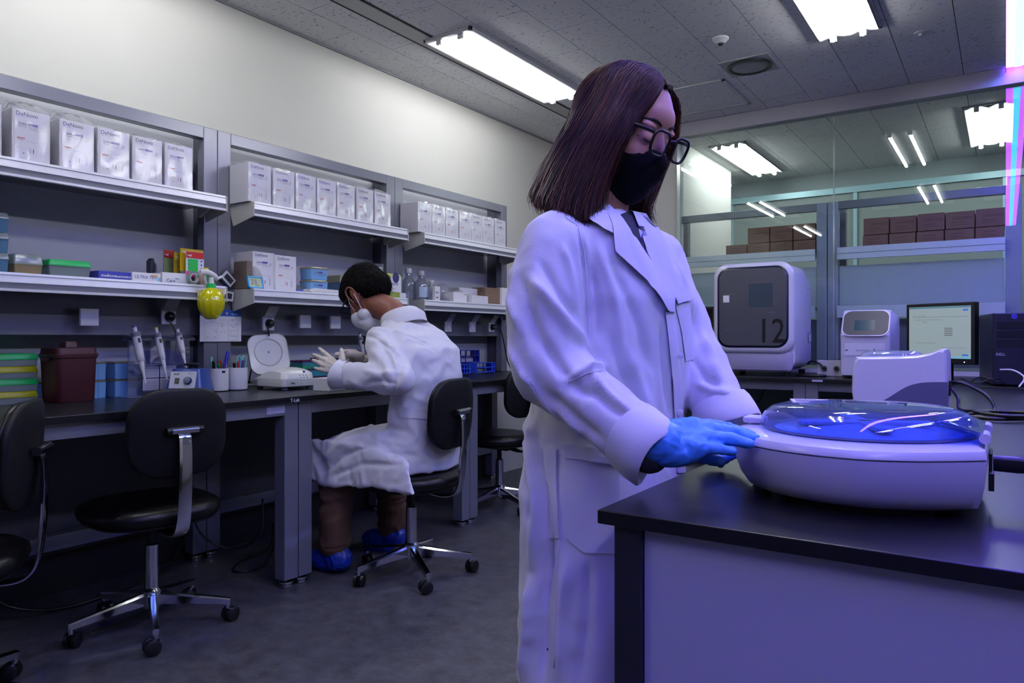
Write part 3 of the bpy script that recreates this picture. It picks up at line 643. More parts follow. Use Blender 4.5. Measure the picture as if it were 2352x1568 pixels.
kb = MB(); kb.T = T0; kb.lathe([(.017, .0012), (.017, .006), (.014, .014), (.001, .0145)], 24, c=(0, .018, .038), axis='x'); kb.build('knob', M('knob_blue', '1a2c5c', .3), t, smooth='a')
kb = MB(); kb.T = T0; kb.box(.001, .004, -.036, -.018, .026, .05); kb.build('switch', m_black, t, bevel=.001)
kb = MB(); kb.T = T0; hosted(kb, 'ALLS', .011, (.0016, -.045, .064), (0, 1, 0), (0, 0, 1), 0, .0003); hosted(kb, 'VM-10', .007, (.0016, .015, .066), (0, 1, 0), (0, 0, 1)); kb.build('lettering', m_black_ink, t)
MB().lathe([(.01, h), (.01, h+.01), (.03, h+.014), (.033, h+.02), (.02, h+.024), (.001, h+.02)], 24, c=(-.012, 0, 0)).build('cup_head', m_black, t, smooth='a')
# pen cups
def pot(px, label, items, k):
    X = -2.985; y = yat(px, X); c = Vector((X, y, ZT+.0005))
    t = thing('pen_cup', label, 'cup', c, 0, 'white pen cups')
    MB().lathe([(.001, 0), (.036, 0), (.042, .004), (.044, .012), (.044, .105), (.042, .105), (.042, .012), (.036, .006), (.001, .006)], 32).build('cup', m_card, t, smooth='a')
    if k == 0: MB().box(.0435, .0445, -.012, .004, .085, .095).build('tag', m_black, t)
    for (nm, lb, dx, dy, lx, ly, hh, r, col, cat) in items:
        b = c+Vector((dx, dy, .008)); e = c+Vector((lx, ly*1.1, hh+.010)); r *= 1.15
        o = thing(nm, lb, cat, b, 0, 'pens in the cups'); v = e-b
        MB().tube([Vector((0, 0, 0)), v*.72], r, 10).build('barrel', M('pen_'+col, col, .3, var=0), o, smooth='a')
        MB().tube([v*.7, v*.97, v], [r*1.15, r*1.12, r*.6], 10).build('cap', M('pen_'+col, col, .3, var=0), o, smooth='a')
        MB().tube([v*.76+Vector((r*1.3, 0, 0)), v*.95+Vector((r*1.4, 0, 0))], r*.25, 6).build('clip', M('pen_'+col, col, .3, var=0), o)
pot(502, 'white pen cup with a black tag, full of pens', [
    ('marker', 'tall blue marker rising from the tagged cup', .0, .01, .0, .045, .172, .0065, '2626b4', 'pen'), ('pen', 'black pen in the tagged cup', .01, -.02, .012, -.032, .13, .005, '101014', 'pen'),
    ('pen', 'mint green pen top in the tagged cup', -.012, -.015, -.014, -.026, .148, .005, '7fd0b8', 'pen'), ('pen', 'dark green pen in the tagged cup', .015, -.006, .02, -.01, .118, .005, '0c7a3c', 'pen'),
    ('pen', 'red pen in the tagged cup', .008, .004, .006, .004, .13, .0055, 'b01c24', 'pen'), ('pen', 'purple pen in the tagged cup', .018, .006, .024, .012, .12, .0045, '4a2a80', 'pen'),
    ('pen', 'white capped pen in the tagged cup', .0, .022, .0, .034, .122, .0045, 'c8c8cc', 'pen')], 0)
pot(546, 'plain white pen cup with scissors, beside the tagged cup', [
    ('pen', 'black pen in the plain cup', .01, -.02, .014, -.026, .12, .005, '101014', 'pen'), ('pen', 'red and white pen in the plain cup', .012, -.006, .016, -.006, .125, .0045, 'b01c24', 'pen'),
    ('pen', 'violet pen in the plain cup', .005, .012, .01, .02, .13, .0045, '4a2a80', 'pen')], 1)
yc = yat(546, -2.985); t = thing('scissors', 'scissors with pale aqua handles standing in the plain cup', 'scissors', (-2.985, yc+.008, ZT+.01))
m_aq = M('aqua_plastic', '78c4c8', .35)
MB().tube([(.0, -.004, 0), (0, .0, .09)], .003, 6).build('blade', m_chrome, t); MB().tube([(.003, .004, 0), (.003, .002, .09)], .003, 6).build('blade', m_chrome, t)
for s in (-1, 1): MB().tube([(0, s*.014+.016*math.cos(q)*.7+.012, .12+.03*math.sin(q)) for q in [2*PI*k/20 for k in range(20)]], .0035, 8, closed=True).build('finger_ring', m_aq, t, smooth=True)
# open centrifuge facing the room
cc = Vector((-2.885, 2.30, ZT+.0005)); t = thing('open_centrifuge', 'white benchtop centrifuge with its round dished lid standing open', 'centrifuge', cc, 0)
m_cw = M('device_white', 'dcdbd6', .28, coat=.2, var=.02)
out = rrect(.24, .2, .03, 5)
mb = MB(); mb.rings([[(x*s, y*s, z) for x, y in out] for z, s in ((.012, .93), (.016, .98), (.03, 1.0), (.05, 1.0))], cap=True); mb.build('lower_shell', m_cw, t, smooth='a')
# top shell rises into a hump at the front half, flat terrace at the back
n = 13; rs = []
for i in range(n):
    x = -.118+.236*i/(n-1); f = max(0, math.sin(PI*min(1, max(0, (x+.07)/.2)))) if x > -.07 else 0
    hgt = .052+.052*(f**.5) if x < .118 else .054
    if x < -.07: hgt = .06
    hw = .1*min(1, .6+.4*math.sqrt(max(0, 1-(abs(x)/.119)**6)))
    ring = [(x, -hw, .0505)]
    for k in range(9):
        a = PI*k/8; ring.append((x, -hw*math.cos(a)*.98, .0505+(hgt-.05)*(math.sin(a)**.45 if 0 < k < 8 else .0)))
    ring.append((x, hw, .0505)); rs.append(ring)
mb = MB(); mb.rings(rs); mb.build('upper_shell', m_cw, t, smooth='a', angle=.8)
MB().lathe([(.062, .068), (.064, .074), (.05, .082), (.02, .087), (.001, .088)], 32, c=(-.04, .03, 0)).build('rotor_lid', M('rotor_grey', '8c8c90', .4), t, smooth='a')
MB().box(-.11, -.07, -.1008, -.0998, .022, .046).build('rating_label', M('label_grey', '9ba0ac', .4), t)
mb = MB(); 
for q in range(4): mb.box(-.106, -.078, -.1011, -.1007, .025+.005*q, .0265+.005*q)
mb.build('label_print', m_black_ink, t)
cp = MB(); cp.T = Matrix.Translation((.112, .0, .052)) @ Matrix.Rotation(-.55, 4, 'Y') @ Matrix.Translation((0, .02, 0)); cp.box(-.002, .006, -.03, .03, -.01, .04)
cpo = cp.build('keypad', M('keypad_lilac', 'cfcddb', .3), t, bevel=.002)
dp = MB(); dp.T = Matrix.Translation((.112, .0, .052)) @ Matrix.Rotation(-.55, 4, 'Y') @ Matrix.Translation((0, .02, 0)); dp.box(.006, .0068, -.025, .02, .026, .037); dp.build('display', M('display_blue', '2a3270', .2), cpo)
dp = MB(); dp.T = Matrix.Translation((.112, .0, .052)) @ Matrix.Rotation(-.55, 4, 'Y') @ Matrix.Translation((0, .02, 0))
for yy in (-.018, 0, .018):
    for zz in (.0, .014): dp.lathe([(.004, .006), (.004, .0075), (.0001, .0077)], 10, axis='x', c=(0, yy, zz))
dp.build('buttons', M('button_grey', '8a8a98', .4), cpo)
mb = MB(); hosted(mb, 'fleta', .014, (.1212, -.06, .028), (0, 1, 0), (0, 0, 1), 0, .0003); mb.build('lettering', m_black_ink, t)
for (x, y) in ((-.09, -.07), (.09, -.07), (-.09, .07), (.09, .07)): MB().lathe([(.012, 0), (.014, .003), (.013, .013)], 16, c=(x, y, 0)).build('foot', M('foot_grey', '6a6a70', .6), t, smooth='a')
# lid: rounded square, dished, hinged at the back
T = Matrix.Translation((-.085, -.005, .07)) @ Matrix.Rotation(math.radians(-14), 4, 'Y') @ Matrix.Rotation(math.radians(-22), 4, 'Z')
lo = rrect(.195, .20, .05, 6, 0, .1)
lb_ = MB(); lb_.T = T
lb_.rings([[(-.032, y*.86, .1+(z-.1)*.86) for y, z in lo], [(-.026, y*.97, .1+(z-.1)*.97) for y, z in lo], [(-.008, y, z) for y, z in lo], [(.0, y*.985, .1+(z-.1)*.985) for y, z in lo], [(-.004, y*.95, .1+(z-.1)*.95) for y, z in lo], [(-.0035, .0695*y/math.hypot(y, z-.108), .108+.0695*(z-.108)/math.hypot(y, z-.108)) for y, z in lo]], cap=False)
lb_.add([(-.032, y*.86, .1+(z-.1)*.86) for y, z in lo], [tuple(range(len(lo)))])
lid = lb_.build('lid', m_cw, t, smooth='a', angle=.5)
ds = MB(); ds.T = T; ds.lathe([(.07, -.0035), (.069, .001), (.066, .0015), (.06, -.010), (.045, -.020), (.024, -.026), (.0225, -.014), (.016, -.012), (.015, -.018), (.008, -.018), (.0075, -.01), (.001, -.01)], 40, c=(0, .0, .108), axis='x')
ds.build('dish', M('dish_white', 'd4d3d0', .25), lid, smooth='a', angle=.5)
hb = MB(); hb.T = T; hb.lathe([(.011, -.0115), (.011, -.008), (.0065, -.006), (.006, -.003), (.001, -.003)], 20, c=(0, 0, .108), axis='x'); hb.build('hub', M('hub_grey', '77777c', .3), lid, smooth='a')
hg = MB(); hg.T = Matrix.Translation((-.09, 0, .062)); hg.tube([(0, -.06, 0), (0, .06, 0)], .007, 12); hg.build('hinge', M('hinge_dark', '2a2a2e', .4), t, smooth='a')
# white carton in front of the gloved hands
wc = onTop(740, 896); carton('white_box', 'plain white open box on the worktop below the gloved hands', 'box', -2.62, 2.36, ZT+.0005, .14, .1, .058, m_card, rz=.1)
# teal boxes with plum lids
for k, (px, z, nm) in enumerate(((727, .0, 'bottom'), (727, .042, 'second'), (725, .084, 'third'))):
    lid_box('tip_box', nm+' teal box with a plum lid in the stack behind the spread glove', 'box', -3.08, yat(px, -3.02), ZT+.0005+z, .17, .12, .041, m_teal, m_plum, .22, 'teal boxes with plum lids', taper=.97)
lid_box('tip_box', 'single teal box with a plum lid set higher behind the raised thumb', 'box', -3.1, yat(768, -3.02), ZT+.0005+.085, .12, .1, .05, m_teal, m_plum, .15, taper=.97)
lid_box('tip_box', 'pale blue box under the single teal box', 'box', -3.1, yat(768, -3.02), ZT+.0005, .14, .11, .084, m_lblue, m_lid_clear, .15, taper=.97)
tag(MB().box(-3.0, -2.93, 2.45, 2.52, ZT+.085, ZT+.1).build('green_cap', M('dark_green', '0f7a58', .4), None, bevel=.003), 'small dark green cap beside the teal stack', 'cap')
bpy.data.objects['green_cap'].location.z = -.0; 
# second pipette in a wire stand, behind the arm
p0 = onX(829, 775, -3.0)
t = thing('wire_stand', 'chrome wire carousel stand half hidden by the bowed head', 'stand', (-3.0, p0.y, ZT+.0005))
MB().tube(curvepts([(0, -.03, 0), (0, -.032, .1), (0, -.025, .17), (0, 0, .19), (0, .025, .17), (0, .032, .1), (0, .03, 0)], 6), .003, 8).build('hoop', m_chrome, t, smooth=True)
MB().lathe([(.06, 0), (.06, .006), (.001, .008)], 28).build('base', M('navy_plastic', '141a50', .4), t, smooth='a')
pipette('dark topped pipette hanging behind the white mask', onX(826, 764, -2.97), onX(838, 850, -2.97), '1e2460', 1.0)
# tube racks at the far end
m_rb = M('rack_blue', '2f56d8', .35); m_rb2 = M('rack_blue_dark', '1a2aa0', .4)
def tube_rack(X, Y, Z, W, D, H, label, m, nh=2, cols=3):
    t = thing('tube_rack', label, 'rack', (X, Y, Z), 0, 'blue tube racks')
    for z in [H*(q/(nh)) for q in range(nh+1)]:
        MB().box(-D/2, D/2, -W/2, W/2, z, z+.004).build('tier', m, t, bevel=.0005)
    for s in (-1, 1): MB().box(-D/2, D/2, s*(W/2-.003)-.002, s*(W/2-.003)+.002, 0, H+.004).build('end_plate', m, t)
    for c in range(cols):
        y = -W/2+W*(c+.5)/cols
        for x in (-D/2+.002, D/2-.002): MB().box(x-.0018, x+.0018, y-.003, y+.003, .004, H).build('strut', m, t)
    for (x, y) in ((-1, -1), (-1, 1), (1, -1), (1, 1)): MB().box(x*(D/2-.006)-.004, x*(D/2-.006)+.004, y*(W/2-.01)-.004, y*(W/2-.01)+.004, -.008, 0).build('foot', m, t)
    return t
XB = -2.98
def ry(px): return yat(px, XB+.03)
tube_rack(XB, (ry(1092)+ry(1135))/2, ZT+.009, ry(1135)-ry(1092), .08, .062, 'bright blue open tube rack at the far end of the row', m_rb)
tube_rack(XB, (ry(1048)+ry(1080))/2, ZT+.009, ry(1080)-ry(1050), .08, .058, 'blue tube rack with slotted side, next to the solid blue box', m_rb, 2, 5)
tube_rack(-3.1, (ry(1088)+ry(1131))/2, ZT+.075, ry(1131)-ry(1088), .08, .08, 'dark blue double tube rack standing behind the bright one', m_rb2, 2, 2)
lid_box('tip_box', 'solid bright blue box beside the sitting back', 'box', XB, (ry(1028)+ry(1045))/2, ZT+.0005, ry(1045)-ry(1020), .08, .066, m_rb, m_rb, .1, taper=.98)
lid_box('tip_box', 'pale blue lidded box behind the bright blue box', 'box', -3.1, yat(1032, -3.05), ZT+.0005, .17, .1, .115, m_lblue, m_lblue, .2, taper=.98)
carton('white_box', 'wide white box behind the blue tube racks', 'box', -3.12, yat(1065, -3.07), ZT+.0005, .24, .08, .11, M('dull_white', 'a9a4bc', .5))
# ---------------------------------------------------------------- middle shelf
t = thing('dust_bag', 'grey cloth bundle leaning on a brown box behind the thermometer', 'bag', (-2.97, 2.185, ZL), 0)
mb = MB(); mb.rings([[(x*s+dx, y*s+dy, z) for x, y in rrect(.1, .06, .025, 4)] for z, s, dx, dy in ((.0, 1, 0, .005), (.03, 1.03, 0, .004), (.06, .98, 0, 0), (.09, .85, -.005, -.006), (.11, .6, -.01, -.012), (.12, .3, -.012, -.014))]); mb.build('cloth', M('grey_cloth', '9d9ca0', .8, bump=.5, bsc=60), t, smooth='a')
carton('brown_box', 'narrow brown carton with a violet mark beside the middle posts', 'box', -2.985, 2.095+.045, ZL, .03, .1, .13, M('brown_card', '6d5f55', .7))
t = thing('thermometer', 'tilted blue framed digital thermometer standing at the shelf edge', 'thermometer', (-2.905, yat(590, -2.9), ZL), 0); t.rotation_euler = (0, -.25, 0)
fr = MB(); 
for a in ((-.042, .042, 0, .007), (-.042, .042, .051, .058), (-.042, -.035, 0, .058), (.035, .042, 0, .058)): fr.box(-.006, .006, a[0]+(.0), a[1], a[2], a[3])
fr.T = Matrix.Identity(4); fr.build('frame', M('cyan_frame', '24a0d8', .35), t, bevel=.002)
MB().box(-.005, .003, -.035, .035, .007, .051).build('display', M('lcd_green', '8d9a80', .25), t)
mb = MB(); hosted(mb, '23', .034, (.0036, -.026, .02), (0, 1, 0), (0, 0, 1), 0, .0003); hosted(mb, '46', .016, (.0036, .0, .009), (0, 1, 0), (0, 0, 1)); mb.build('digits', M('lcd_ink', '4a5048', .5, var=0), t)
t = thing('tip_tray', 'low clear tray with blue rim lying beside the loose cartons', 'tray', (-3.0, yat(706, -2.93), ZL), 0)
MB().box(-.05, .05, -.05, .05, 0, .012).build('tray', M('tray_blue', '5a6cc8', .35), t, bevel=.002)
MB().box(-.048, .048, -.048, .048, .0125, .035).build('cover', m_clear, t, bevel=.003)
t = thing('folded_cloth', 'flat folded white cloth sheet at the shelf edge beside the dark hair', 'cloth', (-2.93, 2.62, ZL), 0)
mb = MB(); mb.rings([[(x*s+.004*math.sin(9*i), y*s, z+.003*math.sin(i*1.7)*(z > 0)) for i, (x, y) in enumerate(rrect(.07, .3, .02, 5))] for z, s in ((0, 1), (.008, 1.02), (.014, .98), (.018, .8))]); mb.build('cloth', M('white_cloth', 'd4d2d4', .8), t, smooth='a')
lid_box('tip_box', 'clear ribbed box with a green lid partly hidden behind the dark hair', 'box', -3.05, yat(810, -3.0), ZL, .2, .12, .11, m_bluec, M('olive_clear', 'a8ad80', .4), .35)
t = thing('plastic_roll', 'upright roll of clear film wrapped in plastic by the post', 'roll', (-3.0, yat(863, -3.0), ZL), 0)
MB().lathe([(.012, 0), (.04, 0), (.04, .175), (.012, .175), (.012, 0)], 32, cap=False).build('roll', M('film_white', 'cfcdd8', .25, var=.1, sc_=60), t, smooth='a')
mb = MB(); mb.rings([[(.044*(1+.05*math.sin(j*2.3+z*40))*math.cos(2*PI*j/28), .044*(1+.05*math.cos(j*1.7+z*60))*math.sin(2*PI*j/28), z) for j in range(28)] for z in (.001, .05, .1, .15, .185, .192)]); mb.build('wrap', m_bag, t, smooth='a', angle=.3)
t = thing('glove_box', 'olive green glove box with a white front behind the sitting collar', 'box', (-2.93, yat(903, -2.9), ZL+.0), 0); t.rotation_euler = (0, .0, .1)
m_ol = M('olive_card', '9aa848', .5)
mb = MB(); mb.rings([[(x, y, z+.0) for x, y in P] for z, P in ((0, rrect(.09, .12, .004, 2)), (.12, rrect(.09, .12, .004, 2)), (.135, rrect(.06, .115, .004, 2)))]); mb.build('carton', m_ol, t)
MB().box(.0455, .0465, -.05, .05, .03, .118).build('front_label', m_card, t)
MB().lathe([(.03, .0465), (.03, .047), (.0001, .0471)], 24, axis='x', c=(0, 0, .112)).build('oval_opening', M('navy_print', '2b2b62', .5), t)
mb = MB(); hosted(mb, 'GLOVE', .018, (.0472, -.035, .07), (0, 1, 0), (0, 0, 1), 0, .0003); hosted(mb, 'latex  S', .012, (.0472, -.035, .045), (0, 1, 0), (0, 0, 1)); mb.build('lettering', m_ink3, t)
# a post can reach in front: small paper box below it
carton('paper_pack', 'small white folded paper pack below the green glove box', 'box', -2.915, yat(916, -2.9)+.02, ZL, .05, .06, .028, m_card)
# ---------------------------------------------------------------- far shelf
def flask(px, z1, r, X, label, lab=None):
    y = yat(px, X); H = z1-ZL; t = thing('reagent_bottle', label, 'bottle', (X, y, ZL), 0, 'clear reagent bottles with white caps')
    MB().lathe([(.001, .0), (r*.95, 0), (r, .005), (r, H*.5), (r*.95, H*.56), (r*.45, H*.72), (r*.36, H*.78), (r*.36, H*.86)], 28).build('bottle', clear('bottle_clear', 'd5dade', .10, .05, .12), t, smooth='a')
    MB().lathe([(r*.42, H*.84), (r*.44, H*.85), (r*.44, H*.985), (r*.4, H), (.001, H)], 24).build('cap', M('cap_white', 'd9d9dc', .35), t, smooth='a')
    if lab:
        mb = MB(); n = 9; rs = []
        vs = []
        for z in (H*.1, H*.45):
            for k in range(n): a = -.75+1.5*k/(n-1)-.3; vs.append((r*1.01*math.cos(a), r*1.01*math.sin(a), z))
        mb.add(vs, [(k, k+1, n+k+1, n+k) for k in range(n-1)]); mb.build('label', M('label_'+lab, lab, .5, var=0), t, smooth=True)
    return t
flask(938, 1.478, .048, -3.06, 'clear bottle with a white cap nearest the far posts')
flask(967, 1.462, .05, -3.0, 'wide clear bottle with a white cap and pale label', 'b4c6de')
flask(991, 1.405, .038, -2.95, 'smaller clear bottle in front of the wide one')
carton('label_card', 'small white card with blue print standing at the shelf edge', 'card', -2.9, yat(1002, -2.9), ZL, .05, .02, .085, m_card, texts=[('Bioline', .012, -.02, .045, m_blue_ink), ('500', .014, -.014, .012, m_black_ink)])
t = thing('crumpled_bags', 'crumpled clear plastic bags heaped behind the small card', 'bag', (-3.03, yat(1016, -3.03), ZL), 0)
for q, (dx, dy, s, h) in enumerate(((0, 0, .055, .12), (.04, .1, .05, .09), (.06, -.03, .035, .06))):
    mb = MB(); rs = []
    for i in range(9):
        f = i/8; z = h*f; rr = s*math.sin(PI*(.12+.86*f)*.98)**.6
        rs.append([(dx+rr*(1+.25*noise.noise(Vector((math.cos(a)*2+q*7, math.sin(a)*2, z*30))))*math.cos(a), dy+rr*(1.2+.3*noise.noise(Vector((math.cos(a)*3, math.sin(a)*3+q, z*35))))*math.sin(a), z) for a in [2*PI*j/24 for j in range(24)]])
    mb.rings(rs); mb.build('plastic_bag', m_bag, t, smooth='a', angle=.3)
carton('white_box', 'tall white box at the back of the far shelf', 'box', -3.06, yat(1086, -3.0), ZL, .27, .1, .105, m_card)
carton('white_box', 'low white box in front of the tall one on the far shelf', 'box', -2.96, yat(1060, -2.9), ZL, .14, .1, .062, m_card, texts=[(None, (.03, .003), .04, .048, m_black_ink)])
carton('white_box', 'shallow white box at the edge of the far shelf', 'box', -2.93, yat(1100, -2.9), ZL, .18, .08, .048, m_card, texts=[(None, (.006, .004), -.03, .036, m_black_ink), (None, (.006, .004), .03, .036, m_black_ink)])
carton('brown_box', 'brown cardboard box beside the white boxes on the far shelf', 'box', -3.0, yat(1132, -2.95), ZL, .2, .12, .115, M('kraft', '7d6552', .75))
carton('white_box', 'white labelled carton at the far end of the shelf', 'box', -2.97, 4.24, ZL, .1, .1, .12, m_card)
# bench printing
mb = MB(); y = yat(676, -2.449); hosted(mb, 'T-Lab', .02, (-2.4485, y-.02, ZT-.021), (0, 1, 0), (0, 0, 1), 0, .0004)
tag(mb.build('edge_label', m_white_ink, None), 'small white lettering on the black worktop edge above the double leg', 'label')
y = yat(634, -2.479); t = thing('asset_label', 'pale printed asset label on the bench apron near the double leg', 'label', (-2.4795, y, ZT-.066), 0)
MB().box(0, .0006, -.045, .045, 0, .034).build('sheet', M('label_pale', 'b4b0cc', .5), t)
mb = MB(); 
for q in range(4): rect_lines(mb, -.042, .042 if q else -.01, .002+.008*q, .009+.008*q, 0, .0007, .0008)
mb.build('print', m_ink3, t)
# ================================================================ counter on the right, back bench, instruments
m_panel = M('counter_panel', 'a9a8b6', .5, var=.03, sc_=3)
CX, CY = -.484, .932
cb = MB(); cb.box(CX, 1.15, CY, 4.62, ZT-.02, ZT); co = cb.build('worktop', m_top, bevel=.002)
tag(co, 'black worktop of the near counter where the large round centrifuge stands', 'worktop')
t = thing('counter_base', 'grey panelled base under the near black worktop', 'cabinet', (0, 0, 0))
def cbx(nm, *a, m=m_panel, bevel=.0015): return MB().box(*a).build(nm, m, t, bevel=bevel)
cbx('leg', CX+.021, CX+.062, CY+.012, CY+.053, 0, ZT-.0205, m=M('leg_dark', '1c1c26', .4))
cbx('end_panel', CX+.0625, 1.13, CY+.022, CY+.040, .06, ZT-.0205)
cbx('side_panel', CX+.021, CX+.039, CY+.056, 4.6, .06, ZT-.0205)
cbx('plinth', CX+.08, 1.1, CY+.06, 4.5, 0, .06, m=m_dark)
# back bench
tag(MB().box(-2.15, 1.15, 4.625, YG-.065, ZT-.024, ZT).build('worktop', m_top, bevel=.003), 'black worktop of the back bench carrying the analysers by the glass', 'worktop')
t = thing('back_bench_frame', 'grey steel frame of the back bench by the glass', 'bench', (0, 0, 0))
for x in (-2.14, -1.075, -1.003, .3):
    l = MB().box(x, x+.07, 4.655, 4.72, .036, ZT-.0245).build('leg', m_grey, t, bevel=.003)
    MB().lathe([(.026, 0), (.03, .01), (.024, .014), (.03, .026), (.012, .03), (.012, .037)], 16, c=(x+.035, 4.69, 0)).build('foot', m_chrome, l, smooth='a')
MB().box(-2.07, 1.1, 4.665, 4.685, ZT-.078, ZT-.0245).build('apron', m_grey, t, bevel=.002)
MB().box(-2.14, 1.1, 5.40, 5.42, .1, ZT-.03).build('back_board', M('teal_grey', '5a6a70', .6), t)
for pts in ([(-1.6, 5.0, .72), (-1.5, 5.0, .6), (-1.38, 5.0, .62), (-1.33, 5.0, .75)], [(-1.35, 5.05, .35), (-1.25, 5.0, .5), (-1.15, 5.0, .48), (-1.12, 5.05, .2)]):
    cable('cable', 'black cable sagging in a wide loop under the back bench' if pts[0][2] > .5 else 'lower black cable arching under the back bench', pts, .006)
# asset strip
y_ = onY(1865, 868, 4.624); mb = MB(); mb.box(y_.x-.0, y_.x+.06, 4.6238, 4.6246, ZT-.018, ZT-.006); tag(mb.build('edge_label', M('label_lilac', 'a8a4c8', .5), None), 'small pale label on the back bench worktop edge', 'label')
# ---- large analyser with the 12
t = thing('large_analyser', 'tall white analyser with a dark rounded door marked 12', 'analyser', (-1.345, 4.75, ZT+.0005))
m_inst = M('instrument_white', 'cfcbe0', .3, coat=.2, var=.02); m_inst2 = M('instrument_lilac', '9a93b8', .35, var=.02)
W, H = .51, .71
def rr(w, h, r, cx, cz, y, n=8): return [(x, y, z) for x, z in rrect(w, h, r, n, cx, cz)]
mb = MB(); mb.rings([rr(W-.05, H-.18, .08, 0, .435, -.018), rr(W-.02, H-.15, .085, 0, .435, -.012), rr(W, H-.13, .09, 0, .435, .0), rr(W, H-.13, .09, 0, .435, .03)]); mb.build('door_frame', m_inst, t, smooth='a', angle=.7)
mb = MB(); mb.rings([rr(W-.004, H-.04, .07, 0, .375, .0301), rr(W, H-.04, .07, 0, .375, .05), rr(W, H-.04, .06, 0, .375, .3), rr(W-.03, H-.12, .05, 0, .345, .54)]); mb.build('housing', m_inst, t, smooth='a', angle=.7)
mb = MB(); mb.rings([rr(W-.08, .10, .02, 0, .09, -.0), rr(W-.03, .13, .03, 0, .095, .012), rr(W-.03, .13, .03, 0, .095, .03)]); mb.build('lower_skirt', m_inst2, t, smooth='a')
mb = MB(); mb.rings([rr(W-.06, H-.19, .075, 0, .44, -.0185), rr(W-.07, H-.20, .07, 0, .44, -.0215)]); mb.build('door_gasket', M('gasket_navy', '0a0c2c', .25), t, smooth='a')
m_door = M('door_glass', '40404a', .3, spec=.6, var=.05)
mb = MB(); mb.rings([rr(W-.085, H-.215, .065, 0, .44, -.0216), rr(W-.09, H-.22, .062, 0, .44, -.024)]); dr = mb.build('door_glass', m_door, t, smooth='a')
mb = MB(); mb.add([(-.02, -.0243, .44), (.13, -.0243, .44), (.13, -.0243, .59), (-.02, -.0243, .59)], [(0, 1, 2, 3)]); mb.build('touch_screen', M('screen_dark_teal', '36424c', .12, var=.1, sc_=8), dr)
mb = MB(); mb.add([(-.185, -.0244, .475), (-.145, -.0244, .475), (-.145, -.0244, .52), (-.185, -.0244, .52)], [(0, 1, 2, 3)]); mb.build('sticker', m_card, dr)
mb = MB(); hosted(mb, '12', .19, (.03, -.0265, .215), (.95, 0, 0), (0, 0, 1.15), 0, .0005); hosted(mb, 'QuantStudio', .014, (-.185, -.0245, .525), (1, 0, 0), (0, 0, 1), 1); hosted(mb, 'life', .012, (-.17, -.0245, .29), (1, 0, 0), (0, 0, 1), 1); hosted(mb, '12K Flex', .013, (.1, -.0245, .40), (1, 0, 0), (0, 0, 1), 1)
mb.build('lettering', [M('ink_midnight', '04040c', .3, var=0), M('ink_faint', '74747e', .4, var=0)], dr)
MB().box(.2551, .2565, .3, .46, .57, .573).build('seam', m_inst2, t)
MB().box(.2545, .2575, .40, .47, .215, .285).build('side_handle', m_inst2, t, bevel=.004)
MB().box(.2571, .2585, .405, .462, .22, .27).build('handle_plate', m_inst, t, bevel=.003)
for (x, y) in ((-.2, .04), (.2, .04), (-.2, .45), (.2, .45)): MB().lathe([(.02, 0), (.022, .031)], 14, c=(x, y, 0)).build('foot', m_black, t, smooth='a')
# ---- small analyser with slanted touch screen
t = thing('small_analyser', 'small white analyser with a slanted dark touch screen', 'analyser', (-.69, 4.75, ZT+.0005))
prof = [(0, .02), (-.006, .05), (-.004, .245), (-.01, .26), (.075, .40), (.10, .412), (.44, .385), (.46, .36), (.46, .02)]
rs = []
for x, s in ((-.135, .93), (-.128, .985), (-.11, 1), (.11, 1), (.128, .985), (.135, .93)):
    rs.append([(x, .22+(a-.22)*s, .2+(b-.2)*s) for a, b in prof])
MB().rings(rs).build('housing', m_inst, t, smooth='a', angle=.5)
ang = math.atan2(.14, .085); T = Matrix.Translation((0, -.01, .26)) @ Matrix.Rotation(ang, 4, 'X')
sb_ = MB(); sb_.T = T; sb_.rings([[(x, y, .0) for x, y in rrect(.262, .185, .05, 6, 0, .083)], [(x, y, .004) for x, y in rrect(.257, .18, .048, 6, 0, .083)]]); so = sb_.build('screen_frame', m_inst, t, smooth='a')
sb_ = MB(); sb_.T = T; sb_.rings([[(x, y, .0041) for x, y in rrect(.246, .17, .045, 6, 0, .083)], [(x, y, .006) for x, y in rrect(.244, .168, .045, 6, 0, .083)]]); sb_.build('touch_screen', M('touch_navy', '14142e', .4), t, smooth='a')
sb_ = MB(); sb_.T = T; sb_.box(-.06, .05, .03, .10, .006, .0066); sb_.build('screen_image', M('touch_teal', '16303e', .15, emit='1a3c48', es=.35, var=.2, sc_=40), so)
MB().box(-.11, .11, -.0075, -.0055, .14, .21).build('drawer_face', m_inst, t, bevel=.006)
MB().box(-.125, .125, -.0076, -.006, .132, .1345).build('drawer_gap', m_inst2, t)
mb = MB(); hosted(mb, 'QuantStudio', .016, (-.05, -.0082, .165), (1, 0, 0), (0, 0, 1)); mb.box(.048, .054, -.0085, -.0078, .162, .18); mb.box(-.105, -.092, -.0085, -.0078, .166, .174); hosted(mb, 'biosystems', .01, (-.03, -.0082, .035), (1, 0, 0), (0, 0, 1)); mb.build('lettering', M('ink_grey_violet', '4c4670', .4, var=0), t)
for (x, y) in ((-.1, .04), (.1, .04), (-.1, .42), (.1, .42)): MB().lathe([(.014, 0), (.016, .021)], 14, c=(x, y, 0)).build('foot', m_black, t, smooth='a')
